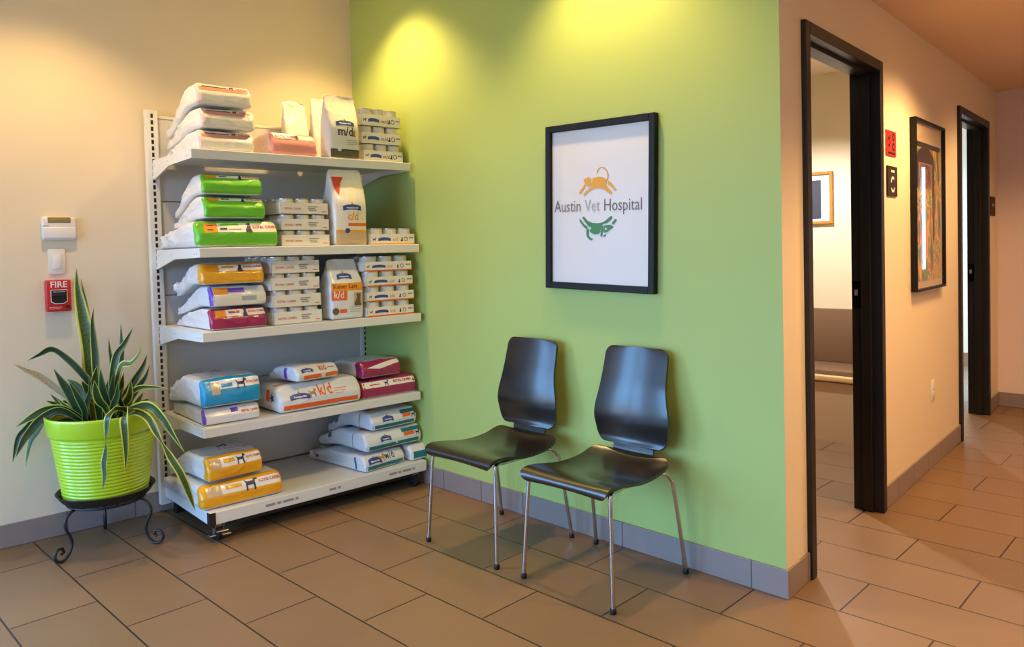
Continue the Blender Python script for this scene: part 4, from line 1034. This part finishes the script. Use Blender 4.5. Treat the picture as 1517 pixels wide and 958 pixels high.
# ================================================================== PLANT ON STAND
PC = LW(-1.59, .315)
st = thing('plant_stand', 'black wrought iron plant stand with three scrolled legs', 'plant stand', PC)
M_iron = mat('black wrought iron', (20, 19, 21), .5)
g = MB(); n_ = 48
g.tube([(.165 * math.cos(i * 2 * PI / n_), .165 * math.sin(i * 2 * PI / n_), .222) for i in range(n_)], .006, 8, closed=True)
for a in (0, PI / 3, 2 * PI / 3): g.tube([(.165 * math.cos(a), .165 * math.sin(a), .222), (-.165 * math.cos(a), -.165 * math.sin(a), .222)], .004, 6)
g.obj('ring', M_iron, st)
for ang in (math.radians(242), math.radians(132), math.radians(5)):
    pass
for ang in (156, 45.6, 280):
    # angles in the wall frame: 0 = along the wall, 90 = out of it
    d = Ld * math.cos(math.radians(ang)) + Nd * math.sin(math.radians(ang))
    P = [(.150, .222), (.185, .214), (.212, .185), (.214, .150), (.196, .112), (.186, .075), (.198, .035), (.225, .010), (.255, .012), (.270, .038), (.258, .064), (.236, .066), (.228, .048), (.240, .040)]
    MB().tube([d * p.x + V((0, 0, p.y)) for p in spline([(a, b, 0) for a, b in P], 7)], .0065, 9).obj('leg', M_iron, st)
sa = tag(MB().lathe([(0, .230), (.165, .230), (.182, .236), (.196, .252), (.208, .270), (.213, .276), (.210, .279), (.203, .274), (.190, .258), (.176, .245), (0, .243)], 56).obj('saucer', mat('black plastic saucer', (24, 24, 26), .4), None, loc=PC), 'round black plastic saucer under the lime green pot', 'saucer')
pt = thing('potted_plant', 'variegated snake plant with arching striped leaves in lime green ribbed pot', 'potted plant', PC)
prof = [(0, .246), (.168, .246), (.176, .249)]
zz = .255; r0 = .178
k = 0
while zz < .535:
    r = .180 + (zz - .255) / .28 * .040
    prof += [(r, zz), (r + .0035, zz + .0045), (r + .0035, zz + .0105), (r + .0005, zz + .015)]; zz += .0163; k += 1
prof += [(.219, .548), (.221, .554), (.232, .556), (.236, .562), (.243, .630), (.244, .640), (.240, .644), (.233, .642), (.227, .632), (.219, .590), (0, .585)]
MB().lathe(prof, 72).obj('pot', mat('lime green glazed plastic', (178, 208, 30), .3, coat=.4), pt, angle=60)
MB().lathe([(0, .605), (.12, .608), (.222, .602)], 40).obj('soil', mat('dark potting soil', (52, 40, 30), .95, bump=1.0, bscale=60), pt)
def leaf_mat(name, mid, edge, we):
    m = bpy.data.materials.new(name); m.use_nodes = True
    nt = m.node_tree; b = nt.nodes['Principled BSDF']; b.inputs['Roughness'].default_value = .38
    uv = nt.nodes.new('ShaderNodeUVMap'); sx = nt.nodes.new('ShaderNodeSeparateXYZ'); nt.links.new(uv.outputs[0], sx.inputs[0])
    # distance from the midrib 0..1
    m1 = nt.nodes.new('ShaderNodeMath'); m1.operation = 'MULTIPLY_ADD'; m1.inputs[1].default_value = 2; m1.inputs[2].default_value = -1; nt.links.new(sx.outputs[0], m1.inputs[0])
    m2 = nt.nodes.new('ShaderNodeMath'); m2.operation = 'ABSOLUTE'; nt.links.new(m1.outputs[0], m2.inputs[0])
    # cross banding
    nz = nt.nodes.new('ShaderNodeTexNoise'); nz.inputs['Scale'].default_value = 3; nz.inputs['Detail'].default_value = 4
    mp = nt.nodes.new('ShaderNodeMapping'); mp.inputs['Scale'].default_value = (2, 9, 1); nt.links.new(uv.outputs[0], mp.inputs[0]); nt.links.new(mp.outputs[0], nz.inputs['Vector'])
    rb = nt.nodes.new('ShaderNodeValToRGB'); nt.links.new(nz.outputs['Fac'], rb.inputs[0])
    c = rgb(*mid); rb.color_ramp.elements[0].position = .38; rb.color_ramp.elements[0].color = tuple(x * .55 for x in c[:3]) + (1,); rb.color_ramp.elements[1].position = .62; rb.color_ramp.elements[1].color = tuple(x * 1.25 for x in c[:3]) + (1,)
    st_ = nt.nodes.new('ShaderNodeMapRange'); st_.inputs['From Min'].default_value = 1 - we - .05; st_.inputs['From Max'].default_value = 1 - we + .05; nt.links.new(m2.outputs[0], st_.inputs['Value'])
    mx = nt.nodes.new('ShaderNodeMix'); mx.data_type = 'RGBA'; nt.links.new(st_.outputs[0], mx.inputs['Factor']); nt.links.new(rb.outputs[0], mx.inputs['A']); mx.inputs['B'].default_value = rgb(*edge)
    nt.links.new(mx.outputs['Result'], b.inputs['Base Color'])
    return m
LM = [leaf_mat('striped leaf', (46, 70, 26), (182, 182, 74), .2), leaf_mat('dark leaf', (34, 56, 26), (140, 152, 66), .14), leaf_mat('yellow edged leaf', (66, 90, 32), (198, 190, 80), .32)]
M_dry = leaf_mat('dry leaf', (176, 142, 100), (206, 176, 134), .3)
LEAVES = [
    (0.054, [(-0.032,-0.031,0.605), (-0.044,-0.035,0.823), (-0.056,-0.038,0.971), (-0.074,-0.048,1.085), (-0.094,-0.059,1.216), (-0.104,-0.060,1.325)]),
    (0.035, [(-0.057,-0.014,0.598), (-0.086,-0.018,0.781), (-0.107,-0.014,0.992), (-0.134,-0.016,1.141), (-0.167,-0.023,1.268)]),
    (0.029, [(-0.003,-0.024,0.607), (0.007,-0.027,0.740), (0.016,-0.030,0.914), (0.021,-0.037,1.062), (0.037,-0.033,1.136)]),
    (0.036, [(-0.012,-0.025,0.606), (-0.000,-0.035,0.740), (-0.018,-0.074,0.822), (-0.054,-0.130,0.903), (-0.085,-0.181,0.950), (-0.111,-0.228,0.928), (-0.133,-0.271,0.904)]),
    (0.038, [(-0.036,-0.077,0.612), (-0.047,-0.114,0.695), (-0.077,-0.168,0.760), (-0.112,-0.228,0.825), (-0.136,-0.276,0.859), (-0.157,-0.322,0.895)]),
    (0.050, [(-0.017,-0.087,0.616), (-0.013,-0.129,0.727), (-0.006,-0.170,0.811), (0.008,-0.202,0.870)]),
    (0.040, [(-0.064,-0.028,0.617), (-0.121,-0.049,0.711), (-0.173,-0.064,0.756), (-0.232,-0.087,0.783)]),
    (0.035, [(-0.105,-0.089,0.605), (-0.181,-0.129,0.668), (-0.244,-0.156,0.718)]),
    (0.038, [(-0.020,-0.089,0.625), (-0.049,-0.156,0.667), (-0.072,-0.218,0.671), (-0.089,-0.273,0.650), (-0.111,-0.333,0.611)]),
    (0.033, [(-0.010,-0.107,0.630), (-0.036,-0.175,0.668), (-0.060,-0.241,0.638), (-0.066,-0.289,0.587), (-0.056,-0.321,0.549), (-0.047,-0.354,0.487)]),
    (0.033, [(-0.057,-0.090,0.625), (-0.098,-0.152,0.647), (-0.137,-0.211,0.622), (-0.146,-0.241,0.570), (-0.155,-0.271,0.519), (-0.156,-0.293,0.412)]),
    (0.029, [(-0.081,-0.080,0.620), (-0.144,-0.155,0.655), (-0.202,-0.226,0.616), (-0.229,-0.266,0.571), (-0.246,-0.298,0.527), (-0.257,-0.322,0.421)]),
    (0.019, [(-0.001,0.027,0.598), (-0.005,0.038,0.729), (-0.007,0.049,0.850), (-0.023,0.047,0.929), (-0.035,0.049,0.988)]),
    (0.031, [(-0.009,0.040,0.595), (-0.012,0.055,0.707), (-0.014,0.072,0.794), (-0.010,0.094,0.898), (-0.021,0.101,0.985), (-0.035,0.106,1.045)]),
    (0.031, [(0.027,0.027,0.602), (0.029,0.035,0.768), (0.041,0.054,0.898), (0.065,0.085,0.957), (0.092,0.119,1.036)]),
    (0.029, [(0.063,0.019,0.609), (0.087,0.029,0.749), (0.119,0.047,0.862), (0.164,0.077,0.875), (0.202,0.100,0.918), (0.223,0.107,0.966)]),
    (0.029, [(0.039,0.059,0.598), (0.045,0.077,0.693), (0.072,0.117,0.770), (0.097,0.153,0.842), (0.105,0.173,0.904)]),
    (0.026, [(0.022,0.085,0.591), (0.021,0.109,0.667), (0.034,0.149,0.734), (0.042,0.183,0.784), (0.038,0.206,0.838)]),
    (0.021, [(0.088,0.044,0.625), (0.127,0.058,0.706), (0.187,0.093,0.755), (0.254,0.134,0.763), (0.325,0.179,0.758)]),
    (0.049, [(0.095,0.009,0.615), (0.105,-0.018,0.698), (0.124,-0.037,0.771), (0.150,-0.049,0.862)]),
    (0.035, [(0.030,-0.026,0.612), (0.049,-0.036,0.694), (0.064,-0.049,0.792), (0.095,-0.047,0.872)]),
    (0.029, [(0.033,-0.003,0.608), (0.063,0.010,0.688), (0.087,0.018,0.777), (0.110,0.023,0.851)]),
    (0.023, [(-0.095,-0.037,0.597), (-0.166,-0.051,0.643), (-0.238,-0.066,0.664), (-0.257,-0.154,0.674)]),
    (0.028, [(0.109,0.037,0.612), (0.145,0.039,0.668), (0.162,0.023,0.716), (0.197,0.026,0.770)]),
    (0.024, [(0.059,0.093,0.595), (0.060,0.120,0.644), (0.058,0.143,0.680), (0.055,0.166,0.711)]),
    (0.035, [(0.009,-0.082,0.619), (0.046,-0.095,0.669), (0.063,-0.127,0.744), (0.078,-0.162,0.818)]),
    (0.038, [(-0.007,-0.007,0.604), (0.007,-0.017,0.668), (-0.010,-0.056,0.742), (-0.014,-0.084,0.798)]),
    (0.033, [(-0.073,-0.015,0.596), (-0.084,0.002,0.636), (-0.079,0.035,0.694), (-0.088,0.053,0.771)]),
    (0.029, [(0.064,0.035,0.606), (0.099,0.041,0.653), (0.153,0.066,0.716), (0.183,0.067,0.797)]),
    (0.031, [(-0.006,-0.062,0.614), (0.008,-0.076,0.678), (0.048,-0.065,0.750), (0.066,-0.075,0.830)]),
    (0.035, [(0.094,-0.006,0.617), (0.119,-0.028,0.676), (0.133,-0.061,0.725), (0.160,-0.081,0.815)]),
    (0.024, [(0.029,0.071,0.595), (0.023,0.107,0.632), (0.037,0.162,0.661), (0.032,0.199,0.672)]),
    (0.029, [(-0.059,0.013,0.593), (-0.047,0.056,0.649), (-0.045,0.091,0.716), (-0.054,0.115,0.802)]),
    (0.029, [(-0.064,-0.077,0.608), (-0.105,-0.103,0.642), (-0.147,-0.130,0.677), (-0.182,-0.150,0.711)]),
    (0.026, [(-0.099,-0.027,0.603), (-0.190,-0.064,0.634), (-0.248,-0.127,0.663), (-0.251,-0.176,0.689)]),
    (0.026, [(0.112,0.012,0.617), (0.144,-0.004,0.675), (0.196,0.001,0.740), (0.236,-0.007,0.813)]),
    (0.037, [(0.160,0.087,0.659), (0.237,0.008,0.682), (0.311,-0.073,0.678), (0.306,-0.085,0.606), (0.285,-0.084,0.520), (0.272,-0.091,0.456), (0.272,-0.090,0.405), (0.259,-0.096,0.337)]),
    (0.030, [(0.140,0.110,0.657), (0.244,0.043,0.673), (0.358,-0.027,0.669), (0.370,-0.030,0.589), (0.349,-0.022,0.498), (0.333,-0.023,0.415)]),
    (0.037, [(0.052,0.051,0.618), (0.192,0.076,0.667), (0.302,0.100,0.685), (0.383,0.124,0.638), (0.419,0.159,0.556), (0.454,0.193,0.477)]),
    (0.028, [(0.112,0.040,0.628), (0.234,0.061,0.658), (0.360,0.073,0.643), (0.410,0.094,0.571), (0.445,0.129,0.475), (0.478,0.161,0.394), (0.482,0.193,0.299), (0.479,0.218,0.214)]),
]
CAMDIR = V((.70, -.72, 0)).normalized()
for i, (wd, P) in enumerate(LEAVES):
    P = [V(p) for p in P]
    if P[0].z > .62: P[0].z = .62
    P.insert(0, V((P[0].x * .9, P[0].y * .9, .60)))
    C_ = spline(P, 7); n = len(C_); tw = random.uniform(-.5, .5)
    Ls = [0.0]
    for a, b in zip(C_, C_[1:]): Ls.append(Ls[-1] + (b - a).length)
    NH = len(LEAVES) - 4; hang = i >= NH
    vs, fs, uvs = [], [], []
    for j, p in enumerate(C_):
        t = Ls[j] / Ls[-1]
        T = (C_[min(n - 1, j + 1)] - C_[max(0, j - 1)]).normalized()
        side = T.cross(CAMDIR)
        side = side.normalized() if side.length > 1e-4 else V((1, 0, 0))
        ang = tw * (1 - t) + (.5 if i % 2 else -.4) * t
        nr = side.cross(T).normalized()
        side = side * math.cos(ang) + nr * math.sin(ang); nr = side.cross(T).normalized()
        w = wd * .62 * (.55 + .45 * math.sin(min(1, t * 1.7) * PI / 2)) * (1 - max(0, (t - .55) / .45) ** 1.8)
        if i == NH: w = wd * .5 * (1 - .85 * math.exp(-((t - .64) / .07) ** 2)) * (1 - max(0, (t - .8) / .2) ** 2)
        if i == NH + 3: w = wd * .6 * (1 - .7 * math.exp(-((t - .55) / .06) ** 2)) * (1 - max(0, (t - .8) / .2) ** 2)
        w = max(w, .0008)
        for k in range(7):
            u = -1 + 2 * k / 6
            vs.append(p + side * (u * w) + nr * (-.28 * w * (1 - u * u))); uvs.append((k / 6, t * 3))
    for j in range(n - 1):
        for k in range(6):
            a = j * 7 + k; fs.append((a, a + 1, a + 8, a + 7))
    me = bpy.data.meshes.new('leaf'); me.from_pydata([tuple(v) for v in vs], [], fs)
    ul = me.uv_layers.new(name='UVMap')
    for lp in me.loops: ul.data[lp.index].uv = uvs[lp.vertex_index]
    for p in me.polygons: p.use_smooth = True
    me.materials.append(M_dry if i in (4,) else LM[2] if i in (0, 15, 18, 28, 33, NH + 1, NH + 2, NH + 3) else LM[i % 2])
    o = bpy.data.objects.new('leaf', me); COL.objects.link(o); o.parent = pt
    sm = o.modifiers.new('thickness', 'SOLIDIFY'); sm.thickness = .0022; sm.offset = 0

# ================================================================== LAMPS
M_lens = None
def lens_mat(name, col, e):
    m = bpy.data.materials.new(name); m.use_nodes = True; b = m.node_tree.nodes['Principled BSDF']
    b.inputs['Base Color'].default_value = (1, 1, 1, 1); b.inputs['Emission Color'].default_value = col; b.inputs['Emission Strength'].default_value = e
    return m
WARM = (1.0, .66, .25); WARMER = (1.0, .59, .24); NEUT = (1.0, .96, .93)
L_warm = lens_mat('warm lamp lens', (1, .75, .45, 1), 12)
M_trim = mat('white trim ring', (235, 232, 226), .4)
def downlight(label, p, zc, watts, col, size=112, blend=.7, group='recessed ceiling lamps', rad=.045):
    t = thing('ceiling_lamp', label, 'ceiling lamp', (p.x, p.y, zc), group=group)
    MB().lathe([(.058, -.001), (.062, -.006), (.078, -.006), (.084, -.001), (.084, .0), (.058, 0)], 36).obj('trim_ring', M_trim, t)
    MB().lathe([(0, -.002), (.057, -.002), (.057, -.0005), (0, -.0005)], 32).obj('lens', L_warm, t)
    l = bpy.data.lights.new('lamp_light', 'SPOT'); l.energy = watts; l.color = col; l.spot_size = math.radians(size); l.spot_blend = blend; l.shadow_soft_size = rad
    o = bpy.data.objects.new('lamp_light', l); COL.objects.link(o); o.parent = t; o.location = (0, 0, -.075)
    return t
K_W = 1.0
LAMPS = [
 ('recessed lamp in the ceiling above the shelving end of the green wall', GW(.62, .34), CEIL, 105, WARM),
 ('recessed lamp in the ceiling above the framed hospital print', GW(2.08, .32), CEIL, 105, WARM),
 ('added recessed lamp in the ceiling above the plant', LW(-1.75, .62), CEIL, 85, WARM),  # unseen lamp, added to turn the upper left wall golden
 ('added recessed lamp in the ceiling in front of the chairs', GW(2.2, 2.3), CEIL, 34, WARM),  # invented fixture out of view, added warm light
 ('added recessed lamp in the ceiling behind the viewer', V((4.2, -4.2, 0)), CEIL, 34, WARM),  # unseen extra lamp, made up to light the room
]
for lb, p, zc, e, c in LAMPS: downlight(lb, p, zc, e * K_W, c)
HALL = [
 ('recessed hall lamp opposite the nearer door', HW(1.55, .62), HCEIL, 150, WARMER),
 ('recessed hall lamp opposite the farther door', HW(3.0, .75), HCEIL, 75, WARMER),
 ('added recessed hall lamp at the hall entrance', HW(.3, 1.5), HCEIL, 150, WARMER),  # lamp invented out of view to add light to the hall
]
for lb, p, zc, e, c in HALL: downlight(lb, p, zc, e * K_W, c, 140, .5, 'recessed hall lamps', .13)
downlight('recessed lamp in the nearer room', V((1.8, 1.75, 0)), 2.57, 190, NEUT, 140, .5, 'recessed room lamps')
downlight('recessed lamp in the farther room', V((1.5, 5.0, 0)), 2.57, 130, NEUT, 150, .5, 'recessed room lamps')

# daylight: the sky outside, entering through the windows
wd = bpy.data.worlds.new('sky'); scene.world = wd; wd.use_nodes = True
bg = wd.node_tree.nodes['Background']
SKY = 17
nt = wd.node_tree
tc = nt.nodes.new('ShaderNodeTexCoord'); sx = nt.nodes.new('ShaderNodeSeparateXYZ'); nt.links.new(tc.outputs['Generated'], sx.inputs[0])
rp = nt.nodes.new('ShaderNodeValToRGB'); mr = nt.nodes.new('ShaderNodeMapRange'); mr.inputs['From Min'].default_value = -1; mr.inputs['From Max'].default_value = 1
nt.links.new(sx.outputs[2], mr.inputs['Value']); nt.links.new(mr.outputs[0], rp.inputs[0])
rp.color_ramp.elements[0].position = .47; rp.color_ramp.elements[0].color = (.22, .24, .26, 1)
rp.color_ramp.elements[1].position = .53; rp.color_ramp.elements[1].color = (.25, .54, 1.0, 1)
nt.links.new(rp.outputs[0], bg.inputs['Color']); bg.inputs['Strength'].default_value = SKY
def portal(name, loc, rot, sx_, sy_):
    l = bpy.data.lights.new(name, 'AREA'); l.shape = 'RECTANGLE'; l.size = sx_; l.size_y = sy_; l.cycles.is_portal = True
    o = bpy.data.objects.new(name, l); COL.objects.link(o); o.location = loc; o.rotation_euler = rot
portal('window_daylight', ((WX0 + WX1) / 2, WY - .1, (WZ0 + WZ1) / 2), (PI / 2, 0, 0), WX1 - WX0, WZ1 - WZ0)
q = EW((SL0 + SL1) / 2, -.1, (SLZ0 + SLZ1) / 2)
portal('entrance_daylight', LW((EN0 + EN1) / 2, -.1, ENZ / 2), (PI / 2, 0, TH_L + PI), EN1 - EN0, ENZ)
portal('sidelight_daylight', q, (-PI / 2, 0, TH_G), SL1 - SL0, SLZ1 - SLZ0)

# ================================================================== CAMERA
cam = bpy.data.cameras.new('camera'); co = bpy.data.objects.new('camera', cam); COL.objects.link(co)
yaw, pit, rol = 0.7757187558980156, -0.032098485412960426, -0.025609183787403893
fw = V((-math.sin(yaw) * math.cos(pit), math.cos(yaw) * math.cos(pit), math.sin(pit)))
rt = V((math.cos(yaw), math.sin(yaw), 0)); up = rt.cross(fw)
r2 = rt * math.cos(rol) + up * math.sin(rol); u2 = -rt * math.sin(rol) + up * math.cos(rol)
M = Matrix((( r2.x, u2.x, -fw.x, 4.163061), (r2.y, u2.y, -fw.y, -2.825947), (r2.z, u2.z, -fw.z, 1.36), (0, 0, 0, 1)))
co.matrix_world = M
cam.sensor_fit = 'HORIZONTAL'; cam.sensor_width = 36.0; cam.lens = 36.0 * 1129.59 / 1517.0
cam.shift_x = 0.0; cam.shift_y = -(479.0 - 405.523) / 1517.0
cam.clip_start = .05
scene.camera = co
scene.view_settings.view_transform = 'Standard'; scene.view_settings.look = 'None'
scene.view_settings.exposure = -0.14; scene.view_settings.gamma = 1.0; scene.view_settings.use_curve_mapping = False
